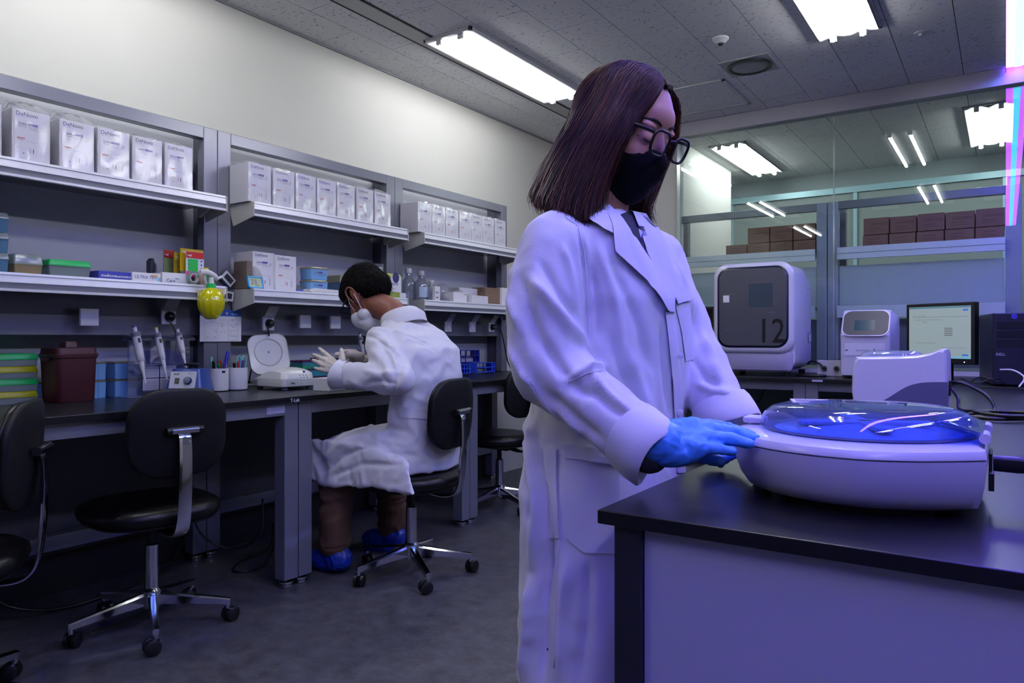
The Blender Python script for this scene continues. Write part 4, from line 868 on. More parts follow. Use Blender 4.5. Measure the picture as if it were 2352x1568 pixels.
# ---- monitor
t = thing('monitor', 'black framed monitor with a pale table on its lit screen', 'monitor', (-.285, 4.53, ZT+.0005), math.atan2(-.17, .29))
MB().box(-.19, .19, -.02, .02, .105, .43).build('bezel', m_black, t, bevel=.004)
MB().box(-.15, .15, .02, .05, .14, .39).build('rear_shell', m_black, t, bevel=.01)
MB().add([(-.172, -.0206, .135), (.172, -.0206, .135), (.172, -.0206, .412), (-.172, -.0206, .412)], [(0, 1, 2, 3)]).build('screen', M('screen_pale', '8a9c90', .4, emit='a6b8a6', es=.42, var=.0), t)
mb = MB()
def sq(x0, x1, z0, z1, m): mb.add([(x0, -.0209, z0), (x1, -.0209, z0), (x1, -.0209, z1), (x0, -.0209, z1)], [(0, 1, 2, 3)], m)
sq(-.17, .17, .402, .411, 0); sq(.13, .158, .385, .394, 1); sq(-.165, -.14, .15, .158, 1); sq(.125, .158, .15, .158, 1); sq(-.172, .172, .135, .146, 2)
for k in range(5): sq(.03, .075, .255+k*.0095, .259+k*.0095, 3)
for a in ((-.15, .16, .355), (-.14, .02, .34), (-.14, -.02, .215), (.02, .15, .19)): sq(a[0], a[1], a[2], a[2]+.0015, 3)
hosted(mb, 'Run 1', .012, (-.09, -.0209, .325), (1, 0, 0), (0, 0, 1), 3); hosted(mb, 'Plate  Setup  Results', .009, (-.15, -.0209, .36), (1, 0, 0), (0, 0, 1), 3)
mb.build('screen_graphics', [M('scr_teal', '3f6a70', .4, emit='5a8a8c', es=.5, var=0), M('scr_blue', '1c5ca8', .4, emit='2a70c0', es=.6, var=0), M('scr_aqua', '6aa8b0', .4, emit='7ab8c0', es=.5, var=0), M('scr_grey', '5a6058', .4, emit='626a60', es=.4, var=0)], t)
MB().box(-.05, .05, -.0, .03, .01, .11).build('stand_neck', m_black, t, bevel=.004)
MB().lathe([(.11, 0), (.11, .006), (.09, .012), (.001, .013)], 32).build('stand_base', m_black, t, smooth='a')
MB().lathe([(.019, -.0015), (.0001, -.0018)], 24, axis='y', c=(0, 0, .07)).build('cable_hole', M('hole_light', '7d7f92', .5), t)
MB().box(.135, .14, -.0212, -.02, .116, .12).build('power_led', M('led_white', 'ffffff', .4, emit='ffffff', es=2, var=0), t)
# ---- black monitor side hidden by the standing person
t = thing('dark_monitor', 'black switched-off monitor between the lab coat and the tall analyser', 'monitor', (-1.86, 4.95, ZT+.0005), .1)
MB().box(-.24, .2, -.02, .02, .09, .46).build('bezel', m_black, t, bevel=.004)
MB().box(-.22, .18, -.0215, -.02, .11, .44).build('screen', M('screen_off', '070709', .15), t)
MB().box(-.04, .04, -.0, .03, .01, .1).build('stand_neck', m_black, t); MB().lathe([(.1, 0), (.1, .008), (.001, .012)], 28).build('stand_base', m_black, t, smooth='a')
# ---- tower pc
t = thing('computer_tower', 'black computer tower at the photo edge beside the monitor', 'computer', (.035, 4.45, ZT+.0005), .16)
MB().box(-.09, .09, 0, .42, .006, .37).build('case', m_black, t, bevel=.004)
MB().box(-.088, .088, -.012, .0, .008, .368).build('front_bezel', M('bezel_navy', '12122a', .35), t, bevel=.004)
for z in (.2, .245, .29): MB().box(-.075, .075, -.0145, -.012, z, z+.038).build('drive_bay', M('bay_black', '0d0d1a', .3), t, bevel=.001)
mb = MB(); hosted(mb, 'DELL', .018, (-.078, -.0125, .155), (1, 0, 0), (0, 0, 1), 0, .0005); mb.build('lettering', M('ink_silver', '9a9aa8', .4, var=0), t)
MB().lathe([(.014, -.013), (.012, -.016), (.0001, -.016)], 18, axis='y', c=(.0, 0, .35)).build('power_button', M('button_blue', '3a3ab0', .3), t, smooth='a')
# ---- sockets standing behind the bench
for (px, nm) in ((1893, 'white socket block nearer the tall analyser'), (1921, 'white socket block beside the small analyser')):
    p = onY(px, 838, 5.0); t = thing('socket_block', nm, 'socket', (p.x, 5.0, ZT+.0005), 0, 'white socket blocks on the back bench')
    MB().box(-.04, .04, -.02, .03, 0, .1).build('block', m_sock, t, bevel=.004)
    pl = thing('power_plug', 'black plug in the ' + nm, 'plug', (p.x+.005, 4.9795, ZT+.05), 0, 'plugs on the back bench')
    MB().lathe([(.016, 0), (.016, -.012), (.008, -.03), (.001, -.031)], 18, axis='y').build('body', m_black, pl, smooth='a')
cable('cable', 'black power cord looping beside the tall analyser', [(-1.07, 5.02, .88), (-1.03, 4.98, .9), (-.98, 4.96, .88), (-.965, 4.95, .86)], .006)
cable('cable', 'black cord lying in a loop on the back bench', [(-1.1, 4.85, .812), (-1.0, 4.82, .812), (-.93, 4.84, .812), (-.95, 4.9, .812), (-1.05, 4.9, .812)], .007)
# ---- grey-white mini centrifuge with a wave
t = thing('mini_centrifuge', 'white and grey box centrifuge with a wavy grey foot', 'centrifuge', (-.3, 2.90, ZT+.0005), 0)
prof = [(-.14, .0), (-.148, .06), (-.145, .13), (-.138, .165), (-.128, .178), (-.06, .18), (.0, .182), (.06, .186), (.10, .196), (.125, .208), (.135, .205), (.14, .19), (.142, .09), (.141, 0)]
rs = []
for y, s in ((-.125, .955), (-.118, .985), (-.10, 1), (.10, 1), (.118, .985), (.125, .955)): rs.append([(x*s, y, z*(s if z > .1 else 1)) for x, z in prof])
MB().rings(rs).build('housing', m_inst, t, smooth='a', angle=.5)
def wavez(x): return .012+.088/(1+math.exp(-(x+.01)/.028))
wx = [-.146+.29*k/24 for k in range(25)]
poly = [(x, wavez(x)) for x in wx]+[(.1445, 0), (-.1415, 0)]
MB().rings([[(x, y, z) for x, z in poly] for y in (-.1262, -.1195)]).build('grey_wave', M('wave_grey', '55527a', .4), t)
mb = MB(); mb.rings([[(x*s, y*s, z) for x, y in rrect(.19, .2, .05, 5, -.035, 0)] for z, s in ((.178, 1), (.19, .97), (.197, .85), (.2, .6))]); mb.build('lid_window', clear('lid_window', 'd4dcea', .15, .05, .35), t, smooth='a')
MB().box(-.15, -.13, -.02, .02, .165, .176).build('latch', m_inst, t, bevel=.003)
MB().box(.1425, .147, -.05, .0, .05, .1).build('rear_socket', m_black, t, bevel=.001)
for c in ([(-.15, 2.87, .90), (-.11, 2.85, .895), (-.05, 2.83, .86), (-.03, 2.80, .815), (-.08, 2.7, .813), (-.1, 2.6, .813), (-.02, 2.55, .813), (.05, 2.62, .814), (.0, 2.7, .815), (-.08, 2.66, .823), (-.02, 2.56, .823), (.07, 2.58, .822)],
          [(-.15, 2.85, .88), (-.13, 2.82, .85), (-.12, 2.78, .815), (-.05, 2.70, .822), (.04, 2.68, .824), (.09, 2.6, .826)]):
    cable('cable', ['black power cord coiled behind the box centrifuge', 'second black cord leaving the box centrifuge lower down'][c[0][2] < .89], c, .0055, group=None)
t = thing('power_plug', 'black plug lying at the end of the coiled cord', 'plug', (.08, 2.575, ZT+.016), .4); MB().box(-.0, .05, -.014, .014, -.014, .014).build('body', m_black, t, bevel=.004)
for c in ([(-.2, 4.3, .81), (-.1, 4.2, .812), (.0, 4.15, .812), (.1, 4.05, .812), (.3, 4.0, .812)], [(-.15, 4.45, .82), (-.1, 4.4, .85), (-.03, 4.38, .83), (.0, 4.42, .82)], [(-.19, 4.42, .84), (-.12, 4.35, .82), (-.06, 4.36, .845), (-.02, 4.4, .84)]):
    cable('cable', {-.2: 'thin dark cable running flat in front of the tower', -.15: 'thin dark cable arching between monitor and tower', -.19: 'thin dark cable bunched at the monitor foot'}[c[0][0]], c, .003)
cable('cable', 'pale cable with a light plug beside the computer tower', [(-.02, 4.1, .9), (.03, 4.05, .9), (.07, 4.0, .87), (.05, 3.95, .83)], .004, m_sock)
# ---- large round plate centrifuge
t = thing('round_centrifuge', 'large round centrifuge with a clear blue domed lid', 'centrifuge', (-.02, 1.27, ZT), 0)
def outl(s, z, n=64, dn=0):
    top = []; L_ = .365
    for k in range(n+1):
        u = k/n; x = -L_*(1-math.cos(PI*u))/2        # rear 0 to nose
        r = -x/L_
        w_ = .2*max(0, 1-max(0, (r-.42)/.58)**2.2)**.5 if r > .42 else .2-.088*((.42-r)/.42)**1.7
        top.append((x, w_))
    pts = [(x, -w_) for x, w_ in top]+[(x, w_) for x, w_ in top[::-1][1:]]
    c = -.185
    return [(c+(x-c)*(s if x < c else 1-(1-s)*.45), y*s, z) for x, y in pts]
m_rc = M('centrifuge_white', 'c9c5dc', .3, coat=.25, var=.02)
mb = MB(); mb.rings([outl(.80, .010), outl(.87, .014), outl(.93, .03), outl(.97, .05), outl(.99, .07), outl(.995, .0805)]); mb.build('lower_body', m_rc, t, smooth='a', angle=.7)
mb = MB(); mb.rings([outl(.99, .0815), outl(1.0, .083), outl(.995, .088), outl(.975, .0935), outl(.86, .0985), outl(.6, .1)]); mb.build('upper_deck', m_rc, t, smooth='a', angle=.7)
MB().lathe([(.150, .1002), (.15, .103), (.142, .103), (.135, .1012)], 64, c=(-.165, 0, 0), cap=False).build('seal_ring', M('seal_violet', '3b2f80', .4), t, smooth='a')
MB().lathe([(.135, .1005), (.13, .1012), (.1, .1035), (.06, .107), (.03, .11), (.001, .11)], 64, c=(-.165, 0, 0)).build('rotor_bowl', M('rotor_blue', 'a4b2ea', .3), t, smooth='a')
for a in (0, 90): 
    mb = MB(); mb.T = Matrix.Translation((-.165, 0, .107)) @ Matrix.Rotation(math.radians(a+25), 4, 'Z'); mb.box(-.10, .10, -.012, .012, 0, .008); mb.T = Matrix.Identity(4); mb.build('rotor_arm', M('rotor_pale', 'a9b4e0', .3), t, bevel=.003)
m_dome = clear('dome_blue', '9fb6f2', .06, .03, .12)
MB().lathe([(.156, .1012), (.157, .106), (.155, .116), (.149, .126), (.138, .134), (.12, .1385), (.08, .1405), (.001, .141)], 72, c=(-.165, 0, 0), cap=False).build('dome_lid', m_dome, t, smooth='a', angle=1.2)
mb = MB(); mb.rings([[(x, -w_, z), (x, w_, z), (x, w_, z+.004), (x, -w_, z+.004)] for x, w_, z in ((-.06, .11, .128), (-.03, .10, .120), (-.004, .085, .110), (.0, .08, .104))]); mb.build('lid_tongue', m_dome, t, smooth='a')
MB().tube([(-.003, -.09, .108), (-.003, -.04, .108)], .007, 14).build('hinge', m_rc, t, smooth='a'); MB().tube([(-.003, .04, .108), (-.003, .09, .108)], .007, 14).build('hinge', m_rc, t, smooth='a')
MB().box(-.352, -.318, -.02, .02, .1005, .112).build('latch', m_rc, t, bevel=.004)
lbm = MB(); lbm.T = Matrix.Translation((-.25, .02, .1392)) @ Matrix.Rotation(.3, 4, 'Z'); lbm.box(-.03, .03, -.035, .035, 0, .0012); lbm.T = Matrix.Identity(4); lo_ = lbm.build('lid_label', M('label_paper', 'd5cfe8', .5, var=0), t)
lbm = MB(); lbm.T = Matrix.Translation((-.25, .02, .1406)) @ Matrix.Rotation(.3, 4, 'Z')
for k in range(6): lbm.box(-.024, .022-.006*(k % 3), -.028+.009*k, -.0265+.009*k, 0, .0003)
lbm.build('label_print', m_ink3, lo_)
MB().tube([(-.03, -.12, .087), (-.03, -.12, .094)], .0035, 10).build('pin', m_chrome, t)
MB().box(.0, .004, -.02, .045, .035, .08).build('power_inlet', m_black, t, bevel=.002)
MB().box(.0, .007, -.045, -.024, .03, .055).build('rocker_switch', m_black, t, bevel=.001)
for (x, y) in ((-.3, -.09), (-.3, .09), (-.05, -.07), (-.05, .07)): MB().lathe([(.014, 0), (.014, .0115)], 14, c=(x, y, 0)).build('foot', m_black, t, smooth='a')
t = thing('power_connector', 'black moulded power connector plugged into the round centrifuge', 'plug', (-.015, 1.285, ZT+.062))
MB().rings([[(x, y*s, z*s) for y, z in rrect(.026, .022, .005, 3)] for x, s in ((.0, 1), (.03, 1.05), (.045, .95), (.05, .6), (.052, .95), (.058, .95), (.06, .55), (.1, .45))]).build('body', m_black, t, smooth='a', angle=.6)
cable('cable', 'thick black cord of the round centrifuge lying in loops beside it', [(.09, 1.285, ZT+.062), (.15, 1.29, ZT+.05), (.24, 1.3, ZT+.01), (.3, 1.22, ZT+.007), (.2, 1.13, ZT+.007), (.06, 1.12, ZT+.007), (.03, 1.17, ZT+.007), (.1, 1.22, ZT+.008), (.22, 1.2, ZT+.018), (.32, 1.14, ZT+.018), (.25, 1.08, ZT+.018)], .006)
cable('cable', 'second loop of thick black cord beside the round centrifuge', [(.03, 1.22, ZT+.02), (.08, 1.25, ZT+.026), (.18, 1.24, ZT+.028), (.3, 1.16, ZT+.03)], .006)
# ================================================================ rack with cartons in the next room
YR = 5.60
t = thing('tall_rack', 'grey steel rack beyond the glass carrying brown cartons', 'rack', (0, 0, 0))
for x0, x1 in ((-2.28, -2.21), (-1.132, -1.062), (-1.056, -.986), (.0, .085)):
    MB().box(x0, x1, YR, YR+.06, .75, 2.02).build('post', M('pale_steel', 'a2a4b2', .35), t, bevel=.003)
    MB().box(x0, x1, YR+.3, YR+.36, 0, 2.02).build('post', m_grey, t, bevel=.003)
for x0, x1 in ((-2.21, -1.132), (-.986, .0)):
    MB().box(x0, x1, YR+.002, YR+.05, 1.965, 2.02).build('top_rail', m_grey, t, bevel=.003)
    MB().box(x0+.005, x1-.005, YR-.03, YR+.33, 1.655, 1.68).build('shelf_board', m_grey, t)
    MB().box(x0-.0, x1+.0, YR-.055, YR-.031, 1.60, 1.685).build('fascia', m_fas, t, bevel=.002)
    MB().box(x0-.0, x1+.0, YR-.0565, YR-.055, 1.64, 1.643).build('fascia_line', m_groove, t)
    MB().box(x0+.005, x1-.005, YR+.02, YR+.04, 1.28, 1.56).build('white_panel', M('panel_white', 'b9bfc4', .5), t)
    MB().box(x0-.0, x1+.0, YR-.055, YR-.031, 1.19, 1.275).build('fascia', m_fas, t, bevel=.002)
    MB().box(x0+.005, x1-.005, YR-.03, YR+.33, 1.25, 1.27).build('shelf_board', m_grey, t)
    MB().box(x0+.005, x1-.005, YR+.02, YR+.04, .85, 1.18).build('lower_panel', m_grey, t)
m_kraft = M('kraft_carton', '8a6350', .75, var=.08, sc_=12); m_ink_br = M('ink_brown', '5a3c34', .7, var=0)
def kraft(px0, px1, pyb, hz, lb, z):
    a = onY(px0, 500, YR).x; b = onY(px1, 500, YR).x; W = (b-a)
    t = thing('brown_carton', lb, 'carton', ((a+b)/2, YR+.13, z), 0, 'brown cartons on the rack beyond the glass')
    MB().box(-W/2+.001, W/2-.001, -.13, .12, 0, hz).build('carton', m_kraft, t, bevel=.002)
    mb = MB(); hosted(mb, 'LABWARE', hz*.22, (-W*.28, -.1306, hz*.55), (1, 0, 0), (0, 0, 1)); mb.box(-W*.3, W*.2, -.1308, -.1302, hz*.35, hz*.38); mb.box(-W*.3, W*.3, -.1308, -.1302, hz*.22, hz*.24); mb.build('lettering', m_ink_br, t)
zb = 1.686
L1 = [(1667, 1715), (1717, 1767), (1769, 1820), (1822, 1873)]; L2 = [(1717, 1767), (1769, 1820), (1822, 1873)]
R1 = [(1981, 2040), (2042, 2103), (2105, 2168), (2170, 2238), (2240, 2308)]; R2 = [(1983, 2042), (2044, 2105), (2107, 2170), (2172, 2239), (2241, 2309)]
hb, ht = .075, .115
for k, (a, b) in enumerate(L1): kraft(a, b, 0, hb, ['first', 'second', 'third', 'fourth'][k]+' brown carton of the lower row on the rack bay by the pale wall', zb)
for k, (a, b) in enumerate(L2): kraft(a, b, 0, ht, ['first', 'second', 'third'][k]+' brown carton of the upper row on the rack bay by the pale wall', zb+hb+.004)
for k, (a, b) in enumerate(R1): kraft(a, b, 0, hb, ['first', 'second', 'third', 'fourth', 'fifth'][k]+' brown carton of the lower row counted from the double posts towards the violet strip', zb)
for k, (a, b) in enumerate(R2): kraft(a, b, 0, ht-.004*(k % 2), ['first', 'second', 'third', 'fourth', 'fifth'][k]+' brown carton of the upper row counted from the double posts towards the violet strip', zb+hb+.004)
# ================================================================ swivel chairs
m_vinyl = M('black_vinyl', '080809', .36, spec=.3, bump=.25, bsc=260); m_shell = M('black_shell', '0a0a0d', .5, spec=.25)
def make_chair(label, base_rot=0):
    t = thing('lab_chair', label, 'chair', (0, 0, 0), 0, 'black lab chairs with chrome star bases')
    # seat cushion (forward +x)
    def sring(s, z): return [(x*s+.0, y*s, z) for x, y in [(px*(1 if px > 0 else .96), py*(1-.10*(px < 0)*abs(px)/.21)) for px, py in rrect(.45, .45, .16, 8)]]
    MB().rings([sring(.9, .405), sring(.97, .412), sring(1, .43), sring(.98, .45), sring(.9, .462), sring(.6, .464), sring(.2, .460)]).build('seat', m_vinyl, t, smooth=True)
    MB().rings([sring(.8, .392), sring(.93, .398), sring(.93, .406)]).build('seat_pan', m_shell, t, smooth='a')
    MB().box(-.1, .06, -.05, .05, .365, .393).build('mechanism', m_shell, t, bevel=.006)
    MB().tube([(.02, -.05, .378), (.02, -.17, .372)], .006, 8).build('height_lever', m_shell, t)
    pts = curvepts([(-.08, 0, .378), (-.17, 0, .366), (-.225, 0, .378), (-.25, 0, .42), (-.262, 0, .5), (-.268, 0, .6), (-.265, 0, .70), (-.25, 0, .73)], 5)
    rs = []
    for i, p in enumerate(pts):
        d = (pts[min(i+1, len(pts)-1)]-pts[max(i-1, 0)]).normalized(); nrm = Vector((-d.z, 0, d.x)); f = i/(len(pts)-1); hw = .026-.006*f; th = .006
        rs.append([p+Vector((0, y*hw, 0))+nrm*q*th for y, q in ((-1, -.3), (-.8, -1), (.8, -1), (1, -.3), (1, .6), (.5, 1), (-.5, 1), (-1, .6))])
    MB().rings(rs).build('back_bar', m_chrome, t, smooth='a', angle=.9)
    MB().tube([(-.262, -.045, .735), (-.262, .045, .735)], .013, 14).build('pivot', m_chrome, t, smooth='a')
    for s in (-1, 1): MB().tube([(-.262, s*.0455, .735), (-.262, s*.062, .735)], .013, 14).build('pivot_knob', m_black, t, smooth='a')
    # curved backrest shell and cushion
    def back(x_off, th, sc_, nm, m):
        o = rrect(.34*sc_, .30*sc_, .11*sc_, 7, 0, .725); cz = .725
        f = lambda y, z, dx: (-.232+x_off+dx+.9*y*y-.06*(z-cz)+0.25*(z-cz)**2, y, z)
        mb = MB(); n = len(o)
        ring = lambda s, dx: [f(y*s, cz+(z-cz)*s, dx) for y, z in o]
        mb.rings([ring(.02, 0), ring(.4, 0), ring(.75, 0), ring(.95, 0), ring(1, -th*.3 if th < 0 else th*.3), ring(1, th*.7), ring(.94, th), ring(.7, th*1.15), ring(.35, th*1.25), ring(.02, th*1.25)])
        return mb.build(nm, m, t, smooth=True)
    back(-.004, -.010, 1.0, 'back_shell', m_shell); back(-.001, .026, .97, 'back_cushion', m_vinyl)
    MB().lathe([(.014, .28), (.014, .37)], 16).build('gas_column', M('column_black', '17171b', .3, metal=.5), t, smooth='a')
    MB().lathe([(.001, .08), (.025, .08), (.024, .30), (.018, .305), (.001, .305)], 20).build('column_sleeve', m_chrome, t, smooth='a')
    MB().lathe([(.001, .075), (.034, .075), (.036, .09), (.034, .135), (.026, .145), (.001, .145)], 24).build('hub', m_chrome, t, smooth='a')
    for k in range(5):
        a = math.radians(base_rot+72*k); ca, sa = math.cos(a), math.sin(a); R_ = Matrix.Rotation(a, 4, 'Z')
        mb = MB(); mb.T = R_; mb.rings([[(x, y*hw, z0+(z1-z0)*q) for y, q in ((-1, 0), (1, 0), (1, .8), (.6, 1), (-.6, 1), (-1, .8))] for x, hw, z0, z1 in ((.03, .015, .085, .13), (.12, .014, .08, .112), (.262, .011, .066, .088), (.272, .010, .068, .086))])
        lg = mb.build('leg', m_chrome, t, smooth='a', angle=.5)
        mb = MB(); mb.T = R_; mb.lathe([(.008, .05), (.008, .068)], 10, c=(.262, 0, 0)); cst = mb.build('castor_stem', m_chrome, lg, smooth='a')
        mb = MB(); mb.T = R_ @ Matrix.Translation((.262, 0, .027)) @ Matrix.Rotation(.9+k, 4, 'Z')
        mb.lathe([(.001, -.024), (.018, -.024), (.026, -.02), (.027, -.008), (.02, -.004), (.001, -.004)], 20, axis='y', c=(.012, 0, 0)); mb.build('castor_wheel', m_black, lg, smooth='a')
        mb = MB(); mb.T = R_ @ Matrix.Translation((.262, 0, .027)) @ Matrix.Rotation(.9+k, 4, 'Z')
        mb.lathe([(.001, .004), (.02, .004), (.027, .008), (.026, .02), (.018, .024), (.001, .024)], 20, axis='y', c=(.012, 0, 0)); mb.build('castor_wheel', m_black, lg, smooth='a')
        mb = MB(); mb.T = R_ @ Matrix.Translation((.262, 0, .027)) @ Matrix.Rotation(.9+k, 4, 'Z'); mb.box(-.012, .02, -.0035, .0035, .0, .024); mb.build('castor_fork', m_shell, lg, bevel=.003)
    return t
def set_chair(o, x, y, rz): o.location = (x, y, 0); o.rotation_euler = (0, 0, math.radians(rz))
c1 = make_chair('empty black lab chair under the bench, nearest fully visible chair', 45-173); set_chair(c1, -2.57, 1.46, 173)
c0 = make_chair('black lab chair cut by the photo edge', 33-225); set_chair(c0, -2.42, .757, 233)
c2 = make_chair('black lab chair the person in the white coat sits on', 39-188); set_chair(c2, -2.185, 2.43, 188)
c3 = make_chair('black lab chair far down the bench, half hidden by the standing coat', 20); set_chair(c3, -2.585, 3.68, 172)
# cables under the bench
cable('cable', 'dark cable sagging under the bench behind the nearest chairs', [(-3.1, 1.12, .22), (-3.05, 1.16, .08), (-3.0, 1.3, .02), (-3.0, 1.5, .012), (-3.05, 1.8, .05), (-3.12, 1.95, .16)], .006)
cable('cable', 'dark cable hanging in a loop by the rear double leg', [(-3.12, 1.93, .4), (-3.08, 1.98, .15), (-3.0, 2.1, .06), (-3.0, 2.25, .1), (-3.05, 2.3, .25)], .005)
cable('cable', 'dark cable looped on the floor near the front double leg', [(-2.95, 2.3, .2), (-2.9, 2.25, .05), (-2.8, 2.1, .008), (-2.85, 2.0, .008), (-2.95, 2.1, .008), (-3.0, 2.3, .02), (-3.1, 2.4, .1)], .005)
# ================================================================ people: tools
def blob(parts, voxel, smooth=3):
    """union of round cones, ellipsoids and lofts grown into one continuous surface; returns (verts Nx3, faces)"""
    bm = bmesh.new()
    def cone(p0, p1, r0, r1):
        p0 = Vector(p0); p1 = Vector(p1); d = p1-p0; L_ = d.length; q = Vector((0, 0, 1)).rotation_difference(d.normalized()) if L_ > 1e-6 else Matrix.Identity(3).to_quaternion()
        prof = [(r0*math.cos(a), r0*math.sin(a)) for a in [-PI/2+PI/2*k/4 for k in range(5)]]+[(r1*math.cos(a), L_+r1*math.sin(a)) for a in [PI/2*k/4 for k in range(5)]]
        n = 16; rings = []
        for r, h in prof: rings.append([bm.verts.new(p0+q @ Vector((max(r, 1e-5)*math.cos(2*PI*j/n), max(r, 1e-5)*math.sin(2*PI*j/n), h))) for j in range(n)])
        skin(rings)
    def skin(rings):
        n = len(rings[0])
        for a, b in zip(rings, rings[1:]):
            for j in range(n): bm.faces.new((a[j], a[(j+1) % n], b[(j+1) % n], b[j]))
        bm.faces.new(rings[0][::-1]); bm.faces.new(rings[-1])
    for p in parts:
        if p[0] == 'c': cone(*p[1:])
        elif p[0] == 'chain':
            pts, rr = p[1], p[2]
            for i in range(len(pts)-1): cone(pts[i], pts[i+1], rr[i], rr[i+1])
        elif p[0] == 'e':
            c, r = Vector(p[1]), p[2]; R = p[3] if len(p) > 3 else Matrix.Identity(3); n = 24; rings = []
            for k in range(13):
                a = -PI/2+PI*k/12; rings.append([bm.verts.new(c+R @ Vector((r[0]*max(1e-4, math.cos(a))*math.cos(2*PI*j/n), r[1]*max(1e-4, math.cos(a))*math.sin(2*PI*j/n), r[2]*math.sin(a)))) for j in range(n)])
            skin(rings)
        elif p[0] == 'l': skin([[bm.verts.new(q) for q in ring] for ring in p[1]])
    bmesh.ops.recalc_face_normals(bm, faces=bm.faces)
    me = bpy.data.meshes.new('grow'); bm.to_mesh(me); bm.free()
    o = bpy.data.objects.new('grow', me); C.objects.link(o)
    m = o.modifiers.new('r', 'REMESH'); m.mode = 'VOXEL'; m.voxel_size = voxel
    dg = bpy.context.evaluated_depsgraph_get(); ev = o.evaluated_get(dg); em = ev.to_mesh()
    V = np.empty(len(em.vertices)*3); em.vertices.foreach_get('co', V); V = V.reshape(-1, 3)
    F = [tuple(f.vertices) for f in em.polygons]; E = np.empty(len(em.edges)*2, int); em.edges.foreach_get('vertices', E); E = E.reshape(-1, 2)
    ev.to_mesh_clear(); bpy.data.objects.remove(o); bpy.data.meshes.remove(me)
    deg = np.bincount(E.ravel(), minlength=len(V))[:, None]
    for _ in range(smooth):
        for f in (.6, -.35):
            S = np.zeros_like(V); np.add.at(S, E[:, 0], V[E[:, 1]]); np.add.at(S, E[:, 1], V[E[:, 0]]); V = V+f*(S/deg-V)
    return V, F, E
def normals(V, F):
    Q = np.array([f if len(f) == 4 else (f[0], f[1], f[2], f[2]) for f in F]); n = np.cross(V[Q[:, 2]]-V[Q[:, 0]], V[Q[:, 3]]-V[Q[:, 1]])
    N = np.zeros_like(V)
    for k in range(4): np.add.at(N, Q[:, k], n)
    return N/np.maximum(1e-9, np.linalg.norm(N, axis=1))[:, None]
Dn = np.array(DV); Rn = np.array(RV)
def project(V):
    d = V @ Dn; l = V @ Rn; return np.stack([1176+FPX*l/d, 775-FPX*(V[:, 2]-EYE)/d], 1)
def strokes(V, F, S, side=None):
    """cloth folds: each stroke is a polyline with a width in px at its own depth and a height; side: view direction the fold is pressed from"""
    N = normals(V, F); P = project(V); cam_ = np.array((0, 0, EYE)); v = V-cam_; v /= np.linalg.norm(v, axis=1)[:, None]
    fac = np.clip(-(N*v).sum(1)*3, 0, 1); D = np.zeros(len(V))
    for pts, wd, amp in S:
        best = np.full(len(V), 1e9); T = np.zeros(len(V)); n = len(pts)-1
        for i in range(n):
            a = np.array(pts[i], float); b = np.array(pts[i+1], float); ab = b-a
            t = np.clip(((P-a) @ ab)/(ab @ ab), 0, 1); d = np.linalg.norm(P-a-t[:, None]*ab, axis=1)
            m = d < best; best[m] = d[m]; T[m] = (i+t[m])/n
        D += amp*np.exp(-(best/wd)**2)*np.clip(np.sin(PI*np.clip(T*.9+.05, 0, 1))*1.6, 0, 1)
    return V+N*(D*fac)[:, None]
def rumple(V, F, amp, fx, fy, fz, seed=0):
    N = normals(V, F); out = V.copy()
    for i in range(len(V)):
        p = V[i]; q = Vector((p[0]*fx+seed, p[1]*fy, p[2]*fz)); w1 = noise.noise(q*.5)
        n1 = 1-2*abs(noise.noise(q+Vector((w1*1.5, 0, w1)))); out[i] = p+N[i]*amp*(n1-.5)
    return out
def obj_from(V, F, name, mat, parent, smooth=True, base=(0, 0, 0)):
    me = bpy.data.meshes.new(name); me.from_pydata((V-np.array(base)).tolist(), [], F); me.update()
    return fin(bpy.data.objects.new(name, me), name, mat, parent, smooth, 0)
def bvh_of(V, F): return BVHTree.FromPolygons([Vector(v) for v in V], F)
CAMO = Vector((0, 0, EYE))
def hit(bvh, px, py, off=.002):
    r = ray(px, py).normalized(); loc, nr, i, d = bvh.ray_cast(CAMO, r)
    if loc is None: return None
    return loc+nr*off
